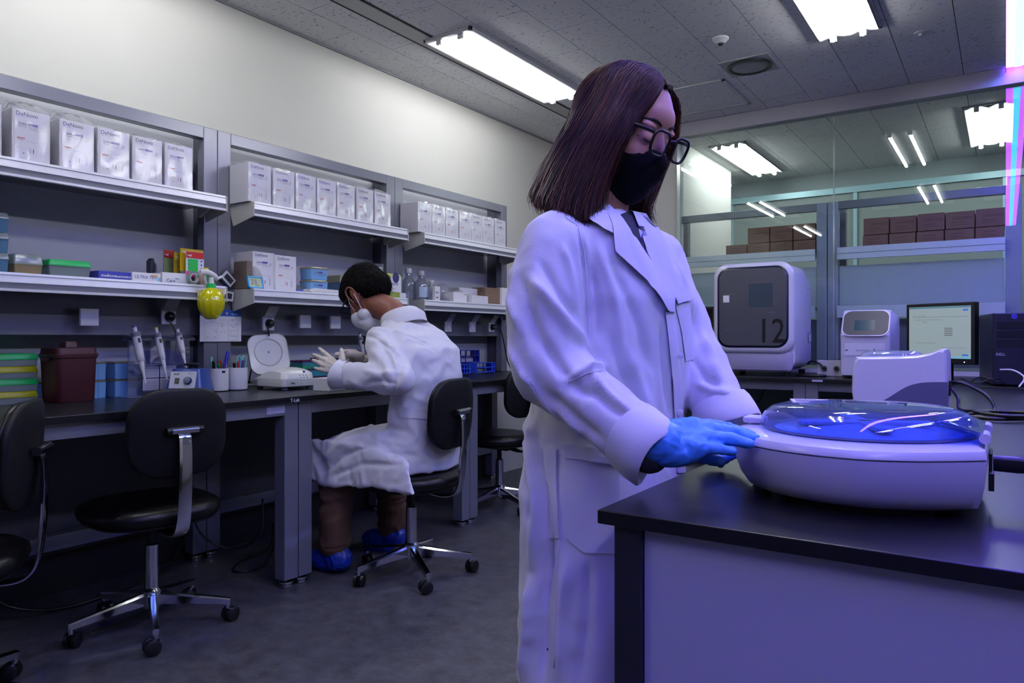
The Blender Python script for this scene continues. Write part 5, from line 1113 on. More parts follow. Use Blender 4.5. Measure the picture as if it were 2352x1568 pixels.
def cloth_patch(bvh, A, B, name, mat, parent, base, off=.002, th=.003, n=14, m=8, dfall=None):
    """a sewn piece lying on the cloth between edge polylines A and B; solid with thickness th"""
    def samp(P, u):
        L_ = [0]
        for a, b in zip(P, P[1:]): L_.append(L_[-1]+math.dist(a, b))
        s = u*L_[-1]
        for i in range(len(P)-1):
            if s <= L_[i+1]+1e-9:
                f = (s-L_[i])/max(1e-9, L_[i+1]-L_[i]); return (P[i][0]+(P[i+1][0]-P[i][0])*f, P[i][1]+(P[i+1][1]-P[i][1])*f)
        return P[-1]
    G = []; last = dfall
    for i in range(n+1):
        a = samp(A, i/n); b = samp(B, i/n); row = []
        for j in range(m+1):
            x, y = a[0]+(b[0]-a[0])*j/m, a[1]+(b[1]-a[1])*j/m
            h = hit(bvh, x, y, off)
            if h is None or (last and abs((h-CAMO).dot(DV)-last) > .09): h = at(x, y, last or 1.4)
            last = (h-CAMO).dot(DV) if last is None else last*.6+.4*(h-CAMO).dot(DV); row.append(h)
        G.append(row)
    # soften
    for _ in range(2):
        H = [r[:] for r in G]
        for i in range(1, n):
            for j in range(1, m): H[i][j] = (G[i-1][j]+G[i+1][j]+G[i][j-1]+G[i][j+1]+G[i][j]*2)/6
        G = H
    vs = []; toc = [(CAMO-p).normalized() for r in G for p in r]; fr = [p for r in G for p in r]
    b0 = Vector(base); K = len(fr)
    vs = [p-b0 for p in fr]+[p-b0-t*(th+off) for p, t in zip(fr, toc)]
    fs = []; w_ = m+1
    for i in range(n):
        for j in range(m):
            q = (i*w_+j, i*w_+j+1, (i+1)*w_+j+1, (i+1)*w_+j); fs.append(q); fs.append(tuple(K+k for k in q[::-1]))
    bd = [j for j in range(w_)]+[i*w_+m for i in range(1, n+1)]+[n*w_+j for j in range(m-1, -1, -1)]+[i*w_ for i in range(n-1, 0, -1)]
    for a, b in zip(bd, bd[1:]+bd[:1]): fs.append((b, a, K+a, K+b))
    mb = MB(); mb.add(vs, fs); return mb.build(name, mat, parent, smooth='a', angle=1.0)
def pushed(P):
    out = []
    for p in P:
        l = HR.transposed() @ (Vector(p)-HO)/HS; e = Vector(((l.x+.006)/.101, l.y/.082, (l.z-.018)/.091)); k = e.length
        out.append(p if k >= 1 else HO+HR @ (Vector((e.x/k*.101-.006, e.y/k*.082, e.z/k*.091+.018))*HS))
    return out
def strands(sheets, count, r, name, mats, parent, base, seed, jit=.004, seg=14, sides=3, ends=.12):
    """hair: many thin tapering strands interpolated between guide curves"""
    rnd = np.random.default_rng(seed); vs = []; fs = []; mi = []
    for guides, share in sheets:
        Gd = np.array([[list(p) for p in pushed(curvepts(g, 5))] for g in guides])    # K x M x 3
        K, Mn = Gd.shape[:2]
        for _ in range(int(count*share)):
            t = rnd.random()*(K-1); i = min(K-2, int(t)); f = t-i
            i0, i3 = max(0, i-1), min(K-1, i+2)
            c = .5*((2*Gd[i])+(Gd[i+1]-Gd[i0])*f+(2*Gd[i0]-5*Gd[i]+4*Gd[i+1]-Gd[i3])*f*f+(3*Gd[i]-Gd[i0]-3*Gd[i+1]+Gd[i3])*f**3)
            e = 1-rnd.random()**2*ends; s = rnd.random()**2*.25 if rnd.random() < .5 else 0
            u = np.linspace(s, e, seg+1)*(Mn-1); k = np.clip(u.astype(int), 0, Mn-2); w_ = (u-k)[:, None]; c = c[k]*(1-w_)+c[k+1]*w_
            j1 = rnd.normal(size=3)*jit; j2 = rnd.normal(size=3)*jit*1.6; ww = np.linspace(0, 1, seg+1)[:, None]
            c = c+j1*(.4+.6*ww)+j2*ww**2*1.2+np.sin(ww*7+rnd.random()*6)*rnd.normal(size=3)*.0008
            tg = np.gradient(c, axis=0); tg /= np.linalg.norm(tg, axis=1)[:, None]
            up = np.cross(tg, [.3, .2, .93]); up /= np.maximum(1e-6, np.linalg.norm(up, axis=1))[:, None]; sd = np.cross(tg, up)
            rad = r*(.7+.6*rnd.random())*np.concatenate([[.6], np.ones(seg-2), [.6, .15]])[:, None]
            k0 = len(vs)
            for q in range(sides):
                a = 2*PI*q/sides; ring = c+(up*math.cos(a)+sd*math.sin(a))*rad-np.array(base)
                vs.append(ring)
            mi.append(rnd.integers(0, len(mats)))
    n = len(vs)//sides; S = seg+1
    V = np.array(vs).reshape(n, sides, S, 3).reshape(-1, 3); fa = []; mm = []
    idx = np.arange(n*sides*S).reshape(n, sides, S)
    for q in range(sides):
        q2 = (q+1) % sides
        a = idx[:, q, :-1]; b = idx[:, q2, :-1]; c2 = idx[:, q2, 1:]; d2 = idx[:, q, 1:]
        fa.append(np.stack([a, b, c2, d2], -1)); mm.append(np.repeat(np.array(mi)[:, None], S-1, 1))
    Fa = np.concatenate([x.reshape(-1, 4) for x in fa]); Mm = np.concatenate([x.reshape(-1) for x in mm])
    me = bpy.data.meshes.new(name); me.vertices.add(len(V)); me.vertices.foreach_set('co', V.ravel()); me.loops.add(Fa.size); me.loops.foreach_set('vertex_index', Fa.ravel().astype(np.int32))
    me.polygons.add(len(Fa)); me.polygons.foreach_set('loop_start', np.arange(0, Fa.size, 4, dtype=np.int32)); me.polygons.foreach_set('material_index', Mm.astype(np.int32)); me.update(calc_edges=True)
    o = bpy.data.objects.new(name, me)
    for m in mats: me.materials.append(m)
    me.shade_smooth(); C.objects.link(o); o.parent = parent; o['kind'] = 'stuff'; return o
def sheet_mesh(mb, guides, shrink, cen, m=0):
    G = [pushed(curvepts(g, 4)) for g in guides]; out = []
    K = len(G); rows = []
    for i in range((K-1)*4+1):
        t = i/4; a = min(K-2, int(t)); f = t-a; a0, a3 = max(0, a-1), min(K-1, a+2); row = []
        for j in range(len(G[0])):
            p = .5*((2*G[a][j])+(G[a+1][j]-G[a0][j])*f+(2*G[a0][j]-5*G[a][j]+4*G[a+1][j]-G[a3][j])*f*f+(3*G[a][j]-G[a0][j]-3*G[a+1][j]+G[a3][j])*f**3)
            row.append(p+(cen-p).normalized()*shrink)
        rows.append(row)
    inner = [[p+(cen-p).normalized()*.006 for p in r] for r in rows]; n = len(rows[0]); vs = [p for r in rows for p in r]; K2 = len(vs); vs += [p for r in inner for p in r]; fs = []
    for i in range(len(rows)-1):
        for j in range(n-1): q = (i*n+j, (i+1)*n+j, (i+1)*n+j+1, i*n+j+1); fs.append(q); fs.append(tuple(K2+k for k in q[::-1]))
    R_ = len(rows); bd = list(range(n))+[i*n+n-1 for i in range(1, R_)]+[(R_-1)*n+j for j in range(n-2, -1, -1)]+[i*n for i in range(R_-2, 0, -1)]
    for a, b in zip(bd, bd[1:]+bd[:1]): fs.append((a, b, K2+b, K2+a))
    mb.add(vs, fs, m)
def sring(cx, cy, z, ax, by, p=2.4, n=40, tilt=0, yaw=0):
    out = []
    for j in range(n):
        a = 2*PI*j/n; c, s = math.cos(a), math.sin(a); x = ax*math.copysign(abs(c)**(2/p), c); y = by*math.copysign(abs(s)**(2/p), s)
        x, y = x*math.cos(yaw)-y*math.sin(yaw), x*math.sin(yaw)+y*math.cos(yaw)
        out.append(Vector((cx+x, cy+y, z+x*tilt)))
    return out
m_coat = M('coat_cotton', 'dcd9e2', .75, spec=.25, var=.02, bump=.25, bsc=420, sheen=.1)
m_skin = M('skin', 'c08a76', .5, spec=.4, var=.05); m_skin2 = M('skin_tan', '7c4b3a', .5, spec=.4, var=.06)
m_gblue = M('glove_blue', '4a93ee', .38, spec=.5, var=.05); m_gwhite = M('glove_latex', 'cfc4b4', .5, spec=.4, var=.05)
m_knit = M('dark_knit', '33333d', .9, var=.35, sc_=260, bump=.8, bsc=350)
m_blackcloth = M('mask_black', '060608', .85, spec=.15); m_frame = M('glasses_black', '08080c', .45, spec=.3)
m_lens = clear('lens', 'f2f2fa', .02, .02)
# ================================================================ the standing person
WB = Vector((-.646, 1.285, 0))
W_ = thing('person', 'person standing in a white lab coat with black mask, glasses and blue glove', 'person', WB)
tor = [(1.292, -.655, .05, .062), (1.280, -.655, .068, .105), (1.262, -.65, .084, .150), (1.235, -.646, .098, .182), (1.19, -.640, .112, .196), (1.12, -.632, .122, .196), (1.04, -.634, .120, .188), (.95, -.642, .120, .184), (.86, -.650, .128, .190), (.76, -.655, .140, .200), (.64, -.650, .140, .196), (.50, -.648, .142, .196), (.40, -.65, .145, .198)]
SHr = Vector((-.660, 1.118, 1.205)); ELr = at(1262, 845, 1.235); WRr = at(1452, 1000, 1.16)
SHl = Vector((-.628, 1.455, 1.215)); ELl = at(1572, 800, 1.50); WRl = at(1662, 945, 1.40)
parts = [('l', [sring(cx+(.004 if .9 < z < 1.16 else 0), WB.y+(.020 if .9 < z < 1.16 else .008 if .8 < z < 1.2 else 0), z, ax+(.006 if .9 < z < 1.16 else 0), by+(.016 if .9 < z < 1.16 else 0)) for z, cx, ax, by in tor]),
         ('chain', [SHr, SHr.lerp(ELr, .5)+Vector((-.012, -.008, 0)), ELr, ELr.lerp(WRr, .5), WRr], [.070, .071, .064, .056, .050]),
         ('chain', [SHl, SHl.lerp(ELl, .5), ELl, ELl.lerp(WRl, .5), WRl], [.070, .070, .066, .058, .052])]
V, F, E_ = blob(parts, .0058, 5)
ST = [([(1326, 508), (1341, 580), (1349, 680), (1352, 745), (1348, 790)], 5, -.007), ([(1222, 640), (1262, 690), (1305, 750), (1345, 795)], 15, .010), ([(1240, 600), (1290, 680), (1335, 740)], 11, -.006),
      ([(1215, 700), (1240, 780), (1290, 850), (1350, 900)], 18, -.008), ([(1300, 872), (1345, 852), (1390, 842)], 12, .009), ([(1255, 900), (1320, 960), (1380, 1010)], 14, -.006), ([(1300, 890), (1370, 905), (1440, 960)], 14, -.007),
      ([(1340, 830), (1390, 900), (1450, 950)], 12, .006), ([(1180, 600), (1170, 680), (1195, 760)], 12, .007), ([(1200, 640), (1215, 720), (1225, 800)], 10, -.006), ([(1160, 780), (1200, 860), (1260, 930), (1330, 990)], 9, .006),
      ([(1372, 560), (1400, 640), (1420, 720), (1428, 800)], 14, .005), ([(1400, 600), (1440, 680), (1470, 760), (1490, 850)], 13, -.005), ([(1360, 620), (1372, 700), (1378, 780)], 9, -.006), ([(1290, 560), (1310, 620), (1322, 700)], 10, .005),
      ([(1440, 800), (1475, 900), (1500, 960)], 16, .005), ([(1400, 760), (1430, 860), (1470, 940)], 12, -.005), ([(1520, 740), (1526, 830), (1536, 950)], 7, -.006),
      ([(1212, 960), (1222, 1060), (1235, 1180), (1222, 1300)], 12, .010), ([(1232, 1000), (1250, 1120), (1262, 1240), (1240, 1400)], 10, -.009), ([(1218, 1330), (1214, 1450), (1200, 1560)], 10, .010), ([(1262, 1250), (1250, 1400), (1245, 1560)], 14, -.010),
      ([(1300, 1280), (1290, 1400), (1285, 1560)], 16, .009), ([(1350, 1290), (1345, 1420), (1330, 1560)], 16, -.008), ([(1205, 1080), (1210, 1200)], 8, -.008), ([(1206, 940), (1218, 1000)], 8, .006),
      ([(1610, 760), (1640, 830), (1660, 900)], 12, .006), ([(1590, 820), (1620, 870), (1660, 885)], 9, -.006), ([(1570, 640), (1590, 720), (1610, 790)], 10, -.005), ([(1600, 880), (1640, 900), (1680, 905)], 9, .006), ([(1450, 560), (1480, 620), (1505, 690)], 9, .003)]
V = rumple(V, F, .006, 9, 9, 4, 3); V = rumple(V, F, .003, 22, 22, 10, 7); V = strokes(V, F, [(a, b*.8, c*1.55) for a, b, c in ST])
coat = obj_from(V, F, 'lab_coat', m_coat, W_, base=WB); bv = bvh_of(V, F)
# cuffs: folded bands open at the wrist
def cuff(axis0, axis1, r0, r1, name, seed, flare=1.06, ln=.045):
    a = (axis1-axis0).normalized(); u = a.orthogonal().normalized(); v = a.cross(u); rs = []
    for (s, rr) in ((-.01, r0*1.06), (.0, r0*1.10), (ln*.5, (r0+r1)/2*1.10), (ln, r1*flare), (ln+.003, r1*flare-.003), (ln, r1*flare-.006), (ln*.3, r0*.98), (-.005, r0*.9)):
        ring = []
        for j in range(40):
            q = 2*PI*j/40; w_ = 1+.05*noise.noise(Vector((math.cos(q)*2+seed, math.sin(q)*2, s*20)))
            ring.append(axis1+a*(s+.006*math.sin(q*2+seed))+(u*math.cos(q)+v*math.sin(q))*rr*w_-WB)
        rs.append(ring)
    return MB().rings(rs, 0, cap=False).build(name, m_coat, W_, smooth='a', angle=1.0)
ax = (WRr-ELr).normalized(); cuff(ELr, WRr-ax*.004, .052, .053, 'cuff', 1, ln=.052)
ax2 = (WRl-ELl).normalized(); cuff(ELl, WRl-ax2*.004, .053, .055, 'cuff', 5, ln=.045)
# sewn pieces
P_ = lambda *a, **k: cloth_patch(bv, *a, W_, WB, **k) if False else None
def piece(A, B, name, mat=m_coat, **k): return cloth_patch(bv, A, B, name, mat, W_, WB, **k)
piece([(1413, 500), (1432, 530), (1452, 565), (1478, 612)], [(1452, 483), (1462, 520), (1472, 560), (1482, 612)], 'sweater', m_knit, off=.003, th=.002, dfall=1.37)
piece([(1376, 466), (1352, 514)], [(1392, 478), (1400, 541)], 'collar', off=.011, th=.004, dfall=1.31)
piece([(1392, 480), (1401, 542), (1408, 584), (1453, 629), (1493, 664), (1523, 714)], [(1388, 474), (1414, 500), (1441, 541), (1480, 600), (1512, 655), (1526, 714)], 'lapel', off=.012, th=.004, n=22, dfall=1.33)
piece([(1445, 482), (1458, 518), (1480, 584), (1500, 630), (1528, 716)], [(1484, 490), (1503, 519), (1520, 560), (1545, 640), (1541, 716)], 'lapel', off=.008, th=.004, n=22, dfall=1.42)
piece([(1524, 716), (1533, 790), (1541, 870), (1546, 960), (1552, 1085)], [(1543, 716), (1553, 790), (1561, 870), (1566, 960), (1571, 1085)], 'placket', off=.004, th=.004, n=20, m=4, dfall=1.36)
piece([(1549, 696), (1564, 762), (1573, 829)], [(1583, 690), (1588, 760), (1595, 825)], 'chest_pocket', off=.002, th=.0015, n=10, m=6, dfall=1.42)
piece([(1535, 667), (1550, 697)], [(1579, 662), (1583, 690)], 'pocket_flap', off=.007, th=.003, n=6, m=6, dfall=1.42)
piece([(1301, 1018), (1302, 1120), (1303, 1236), (1341, 1268)], [(1420, 1036), (1420, 1120), (1420, 1200), (1420, 1270)], 'hip_pocket', off=.004, th=.003, n=16, m=10, dfall=1.22)
piece([(1301, 1018), (1302, 1052)], [(1420, 1036), (1420, 1068)], 'pocket_hem', off=.008, th=.002, n=4, m=10, dfall=1.22)
piece([(1254, 1028), (1256, 1130), (1262, 1234)], [(1281, 1030), (1283, 1130), (1285, 1234)], 'side_vent', off=.005, th=.002, n=12, m=4, dfall=1.22)
for py in (945, 815): 
    h = hit(bv, 1552, py, .009)
    if h: b_ = MB(); b_.T = Matrix.Translation(h-WB) @ (CAMO-h).normalized().to_track_quat('Z', 'Y').to_matrix().to_4x4(); b_.lathe([(.006, 0), (.006, .002), (.004, .003), (.0001, .0028)], 16); b_.build('button', m_plast, W_, smooth='a')
def seam(bvh, pts, parent, base, name='seam'):
    out = []
    for a, b in zip(pts, pts[1:]):
        for k in range(6):
            h = hit(bvh, a[0]+(b[0]-a[0])*k/6, a[1]+(b[1]-a[1])*k/6, .0006)
            if h and (not out or (h-base-out[-1]).length < .05): out.append(h-base)
    if len(out) > 3: MB().tube(out, .0009, 6).build(name, m_coat, parent, smooth=True)
for q in ([(1300, 500), (1328, 520), (1342, 580), (1350, 680), (1352, 780)], [(1504, 535), (1530, 580), (1552, 650)], [(1216, 870), (1260, 940), (1330, 1010)], [(1284, 1240), (1278, 1400), (1272, 1560)], [(1305, 878), (1345, 858), (1388, 848)]): seam(bv, q, W_, WB)
# head frame
HS = 1.07; HR = (Matrix.Rotation(math.radians(-7), 3, 'Z') @ Matrix.Rotation(math.radians(27), 3, 'Y'))
HO = at(1512, 328, 1.318) - HR @ (Vector((.105, -.034, -.006))*HS)
hp = lambda x, y, z: HO+HR @ (Vector((x, y, z))*HS)
def he(c, r, mul=1): return ('e', hp(*c), tuple(q*HS*mul for q in r), HR)
head = [he((-.006, 0, .02), (.091, .073, .082)), he((.022, 0, -.02), (.066, .062, .085)), he((.045, 0, -.07), (.042, .046, .045)), he((.058, 0, -.095), (.026, .024, .02)),
        he((.055, -.03, -.035), (.03, .028, .03)), he((.055, .03, -.035), (.03, .028, .03)), he((.058, 0, .03), (.028, .050, .034)), he((.072, -.030, .016), (.012, .022, .007)), he((.072, .030, .016), (.012, .022, .007)),
        he((.073, -.031, -.004), (.0125, .0145, .011)), he((.073, .031, -.004), (.0125, .0145, .011)),
        ('chain', [hp(.083, 0, .006), hp(.096, 0, -.018), hp(.104, 0, -.034)], [.0065, .008, .0105]), he((.094, -.009, -.038), (.010, .008, .007)), he((.094, .009, -.038), (.010, .008, .007)),
        he((-.005, -.074, -.012), (.018, .008, .028)), he((-.005, .074, -.012), (.018, .008, .028)),
        ('chain', [hp(-.01, 0, -.05), Vector((-.655, WB.y, 1.30)), Vector((-.66, WB.y, 1.22))], [.054, .050, .056]),
        ('l', [sring(-.65, WB.y, z, a, b) for z, a, b in ((1.26, .07, .11), (1.2, .09, .15), (1.0, .095, .15), (.8, .10, .16), (.62, .10, .16), (.58, .09, .15))]),
        ('chain', [Vector((-.65, WB.y-.085, .7)), Vector((-.64, WB.y-.09, .42)), Vector((-.65, WB.y-.09, .07))], [.08, .052, .04]), ('chain', [Vector((-.65, WB.y+.085, .7)), Vector((-.64, WB.y+.09, .42)), Vector((-.65, WB.y+.09, .07))], [.08, .052, .04]),
        ('chain', [Vector((-.66, WB.y-.09, .05)), Vector((-.55, WB.y-.09, .035))], [.04, .03]), ('chain', [Vector((-.66, WB.y+.09, .05)), Vector((-.55, WB.y+.09, .035))], [.04, .03])]
Vh, Fh, _e = blob(head, .0036, 4); obj_from(Vh, Fh, 'body', m_skin, W_, base=WB); bh = bvh_of(Vh, Fh)
# trousers and shoes below the hem, out of the frame
for s in (-1, 1):
    MB().tube([Vector((0, s*.09, .5)), Vector((0, s*.09, .3)), Vector((0, s*.09, .09))], [.095, .08, .065], 20).build('trouser_leg', M('dark_trousers', '1c1c22', .8), W_, smooth='a')
    MB().rings([[(x+.04, y*w_+s*.09, z) for x, y in rrect(.25, .095, .045, 5)] for z, w_ in ((0, 1), (.03, 1.02), (.07, .8), (.095, .5))]).build('shoe', M('shoe_dark', '18181a', .5), W_, smooth='a')
# brows, lashes
m_hairb = M('brow', '160e10', .8)
for s in (-1, 1):
    mb = MB(); pts = [hp(.083-abs(a)*.55*abs(a)*14 if False else .086-.9*(a*s if False else 0), 0, 0) for a in (0,)]
    bp = []
    for k in range(7):
        y = s*(.012+.042*k/6); bp.append((y, .022+.006*math.sin(PI*k/6)-.003*k/6))
    pts = []
    for y, z in bp:
        o = hp(.2, y, z); d = (hp(0, y, z)-o).normalized(); loc = bh.ray_cast(o, d)[0]; pts.append((loc or hp(.08, y, z))-WB)
    mb.tube(pts, [.0018, .0028, .0032, .003, .0026, .002, .001], 8); mb.build('eyebrow', m_hairb, W_, smooth=True)
    pts = []
    for k in range(7):
        y = s*(.018+.027*k/6); z = -.006-.004*math.sin(PI*k/6); o = hp(.2, y, z); d = (hp(0, y, z)-o).normalized(); loc = bh.ray_cast(o, d)[0]; pts.append((loc or hp(.08, y, z))-WB)
    MB().tube(pts, [.0006, .0011, .0014, .0015, .0015, .0012, .0006], 6).build('eyelashes', m_hairb, W_, smooth=True)
# mask
mk = [he((.048, 0, -.055), (.060, .062, .050)), he((.080, 0, -.040), (.038, .023, .028)), he((.052, 0, -.085), (.046, .046, .044)), he((.068, 0, -.055), (.046, .034, .04)), he((.02, 0, -.06), (.05, .066, .048)), he((.04, 0, -.108), (.036, .032, .022))]
Vm, Fm, _e = blob(mk, .0035, 4)
inv = HR.transposed(); Lm = (Vm-np.array(HO)) @ np.array(HR)/HS       # local coordinates
top = -.012-.16*np.abs(Lm[:, 1])*0-.10*(np.maximum(0, .09-Lm[:, 0])) ; keep = Lm[:, 2] < np.where(np.abs(Lm[:, 1]) < .02, -.014, -.024+.12*(.05-Lm[:, 0])*0)
Lz = np.where(np.abs(Lm[:, 1]) < .012, -.019, np.maximum(-.032, -.019-(np.abs(Lm[:, 1])-.012)*.6))
up_ = Lm[:, 2] > Lz
Lm2 = Lm.copy(); Lm2[up_, 2] = Lz[up_]; Vm2 = (Lm2*HS) @ np.array(inv)+np.array(HO)
obj_from(Vm2, Fm, 'face_mask', m_blackcloth, W_, base=WB)
# glasses
def lens_ring(s, k=1.0, dx=0):
    out = []
    for a, b in rrect(.049*k, .041*k, .016*k, 6):
        b2 = b*(1-.0) ; a2 = a*(1+.06*(b/.02)); out.append(hp(.1095+dx-.10*abs(a2*1.0+s*0)**1.0*0-.22*max(0, s*(a2))**1.0*.3, s*.034+a2, -.006+b2)-WB)
    return out
gl = thing('x', 'x', 'x') ; bpy.data.objects.remove(gl)
for s in (-1, 1):
    MB().tube(lens_ring(s), .0027, 8, closed=True).build('glasses_rim', m_frame, W_, smooth=True)
    MB().rings([lens_ring(s, .97, .0006), lens_ring(s, .97, -.0006)]).build('glasses_lens', m_lens, W_)
    MB().tube(curvepts([hp(.105, s*.058, .008)-WB, hp(.09, s*.069, .009)-WB, hp(.05, s*.075, .006)-WB, hp(.0, s*.078, .0)-WB, hp(-.02, s*.076, -.01)-WB], 4), .0034, 8).build('glasses_temple', m_frame, W_, smooth=True)
MB().tube(curvepts([hp(.110, -.0105, .002)-WB, hp(.114, 0, .005)-WB, hp(.110, .0105, .002)-WB], 4), .0025, 8).build('glasses_bridge', m_frame, W_, smooth=True)
# hair
A = lambda L: [at(*p) for p in L]
near = [A([(1500, 214, 1.350), (1484, 248, 1.322), (1456, 288, 1.308), (1430, 330, 1.305), (1404, 390, 1.31), (1384, 440, 1.315), (1372, 492, 1.305)]),
        A([(1500, 188, 1.365), (1465, 232, 1.318), (1430, 295, 1.298), (1398, 355, 1.295), (1368, 420, 1.293), (1350, 470, 1.285), (1346, 512, 1.275)]),
        A([(1482, 168, 1.385), (1430, 212, 1.325), (1385, 288, 1.297), (1350, 360, 1.292), (1320, 430, 1.285), (1300, 478, 1.275), (1300, 503, 1.27)]),
        A([(1458, 156, 1.395), (1398, 188, 1.355), (1343, 278, 1.330), (1298, 352, 1.322), (1266, 420, 1.312), (1252, 462, 1.302), (1258, 486, 1.296)]),
        A([(1430, 152, 1.405), (1384, 163, 1.410), (1342, 220, 1.415), (1298, 302, 1.412), (1258, 378, 1.40), (1233, 438, 1.385), (1240, 468, 1.37)]),
        A([(1432, 154, 1.43), (1400, 172, 1.46), (1370, 240, 1.48), (1335, 330, 1.49), (1300, 400, 1.48), (1280, 450, 1.465), (1285, 480, 1.45)])]
far = [A([(1512, 212, 1.353), (1532, 214, 1.395), (1553, 238, 1.425), (1557, 268, 1.45), (1548, 330, 1.475), (1515, 400, 1.495), (1484, 478, 1.475), (1500, 512, 1.47)]),
       A([(1490, 172, 1.385), (1520, 186, 1.43), (1547, 224, 1.46), (1545, 280, 1.485), (1525, 350, 1.50), (1500, 410, 1.51), (1476, 480, 1.495), (1482, 520, 1.485)]),
       A([(1455, 153, 1.42), (1490, 172, 1.47), (1510, 235, 1.50), (1505, 315, 1.515), (1480, 395, 1.52), (1460, 440, 1.515), (1450, 480, 1.505), (1462, 505, 1.50)]),
       A([(1432, 154, 1.43), (1440, 180, 1.48), (1445, 245, 1.51), (1430, 320, 1.53), (1400, 390, 1.52), (1380, 430, 1.51), (1370, 460, 1.50), (1380, 480, 1.49)]),
       A([(1430, 154, 1.43), (1400, 172, 1.46), (1370, 240, 1.48), (1335, 330, 1.49), (1310, 380, 1.48), (1300, 420, 1.48), (1280, 450, 1.465), (1285, 480, 1.45)])]
m_hair = [M('hair_a', '3c1a10', .42, spec=.28, var=0), M('hair_b', '5a2c1c', .4, spec=.3, var=0), M('hair_c', '22100b', .45, spec=.25, var=0)]
hc = hp(-.01, 0, -.02); mb = MB(); sheet_mesh(mb, near, .007, hc); sheet_mesh(mb, far, .007, hc)
mb.v = [tuple(Vector(v)-WB) for v in mb.v]; mb.build('hair', m_hair[2], W_, smooth=True)
strands([(near, .68), (far, .32)], 5200, .00065, 'hair_strands', m_hair, W_, WB, 11, jit=.0034, ends=.2)
# gloved hand on the centrifuge
def hand(pts, name, mat, parent, base, vox=.0026, wr=.024, fr=.0098):
    """pts: wrist, forearm, four (knuckle, mid, tip) chains and a thumb chain"""
    ps = [('chain', [pts['arm'], pts['wrist']], [wr*1.15, wr])]
    for i, ch in enumerate(pts['f']):
        ps.append(('chain', [pts['wrist'].lerp(ch[0], .12), pts['wrist'].lerp(ch[0], .6), ch[0]], [wr*.85, .0165, fr*1.28]))
        k = [1.12, 1.05, .98, .84]; ps.append(('chain', ch, [fr*1.22*(1 if i < 3 else .9), fr*(1.02 if i < 3 else .9), fr*(.8 if i < 3 else .7)]))
    for ch, rr in pts.get('x', []): ps.append(('chain', ch, rr))
    for a, b in zip(pts['f'], pts['f'][1:]): ps.append(('chain', [pts['wrist'].lerp(a[0].lerp(b[0], .5), .3), a[0].lerp(b[0], .5)+(pts['wrist']-a[0])*.1], [.019, .0125]))
    ps.append(('chain', pts['t'], [.019, .0145, .0112, .0088]))
    Vg, Fg, _ = blob(ps, vox, 3); Vg = rumple(Vg, Fg, .0011, 60, 60, 60, 2); Vg = rumple(Vg, Fg, .0007, 140, 40, 90, 5)
    return obj_from(Vg, Fg, name, mat, parent, base=base)
g = {'arm': WRr+ax*.015, 'wrist': at(1530, 1016, 1.13), 'x': [([WRr+ax*.02, at(1535, 1038, 1.125), at(1572, 1040, 1.115), at(1604, 1034, 1.105)], [.030, .024, .021, .014]), ([at(1540, 1002, 1.14), at(1590, 985, 1.145), at(1615, 982, 1.15)], [.028, .020, .014])], 't': [at(1550, 1015, 1.165), at(1590, 1040, 1.18), at(1625, 1052, 1.165), at(1655, 1058, 1.15)],
     'f': [[at(1624, 978, 1.158), at(1680, 984, 1.15), at(1729, 1001, 1.135)], [at(1634, 986, 1.138), at(1690, 993, 1.128), at(1736, 1008, 1.11)], [at(1628, 1005, 1.118), at(1680, 1008, 1.108), at(1722, 1019, 1.096)], [at(1608, 1028, 1.102), at(1652, 1030, 1.095), at(1684, 1037, 1.088)]]}
hand(g, 'glove', m_gblue, W_, WB, wr=.034)
sl = [WRr-ax*.02, WRr+ax*.034+Vector((0, 0, -.006))]; V2, F2, _ = blob([('chain', [ELr.lerp(WRr, .6), sl[0], sl[1]], [.03, .035, .033])], .004, 2); obj_from(V2, F2, 'sweater_sleeve', m_knit, W_, base=WB)
wl = WRl+ax2*.03; dn = Vector((.25, -.35, -1)).normalized()
g = {'arm': WRl, 'wrist': wl+dn*.01, 't': [wl+dn*.02, wl+dn*.045+RV*-.03, wl+dn*.06-RV*.035, wl+dn*.075-RV*.03],
     'f': [[wl+dn*.05+DV*q-RV*.012, wl+dn*.065+DV*q*.9-RV*.035, wl+dn*.05+DV*q*.9-RV*.055] for q in (-.03, -.01, .01, .03)]}
hand(g, 'glove', m_gblue, W_, WB)
# ================================================================ the sitting person
NB = Vector((-2.15, 2.46, 0))
S_ = thing('person', 'person with short black hair sitting bowed at the bench in a white coat', 'person', NB)
YC = 2.46
tor = [(.47, -2.16, .13, .195), (.54, -2.15, .13, .195), (.66, -2.14, .115, .18), (.78, -2.135, .115, .18), (.88, -2.13, .125, .19), (1.0, -2.16, .13, .20), (1.07, -2.21, .105, .175), (1.12, -2.25, .08, .11), (1.15, -2.275, .06, .075)]
SHn = Vector((-2.235, 2.29, 1.03)); ELn = at(915, 872, 2.97); WRn = at(800, 862, 3.05)
SHf = Vector((-2.235, 2.63, 1.03)); ELf = Vector((-2.27, 2.66, .87)); WRf = at(868, 834, 3.33)
def yz(x, yc, hy, z0, z1, n=28):
    return [Vector((x, yc+hy*math.copysign(abs(math.cos(a))**.6, math.cos(a)), (z0+z1)/2+(z1-z0)/2*math.copysign(abs(math.sin(a))**.7, math.sin(a)))) for a in [2*PI*j/n for j in range(n)]]
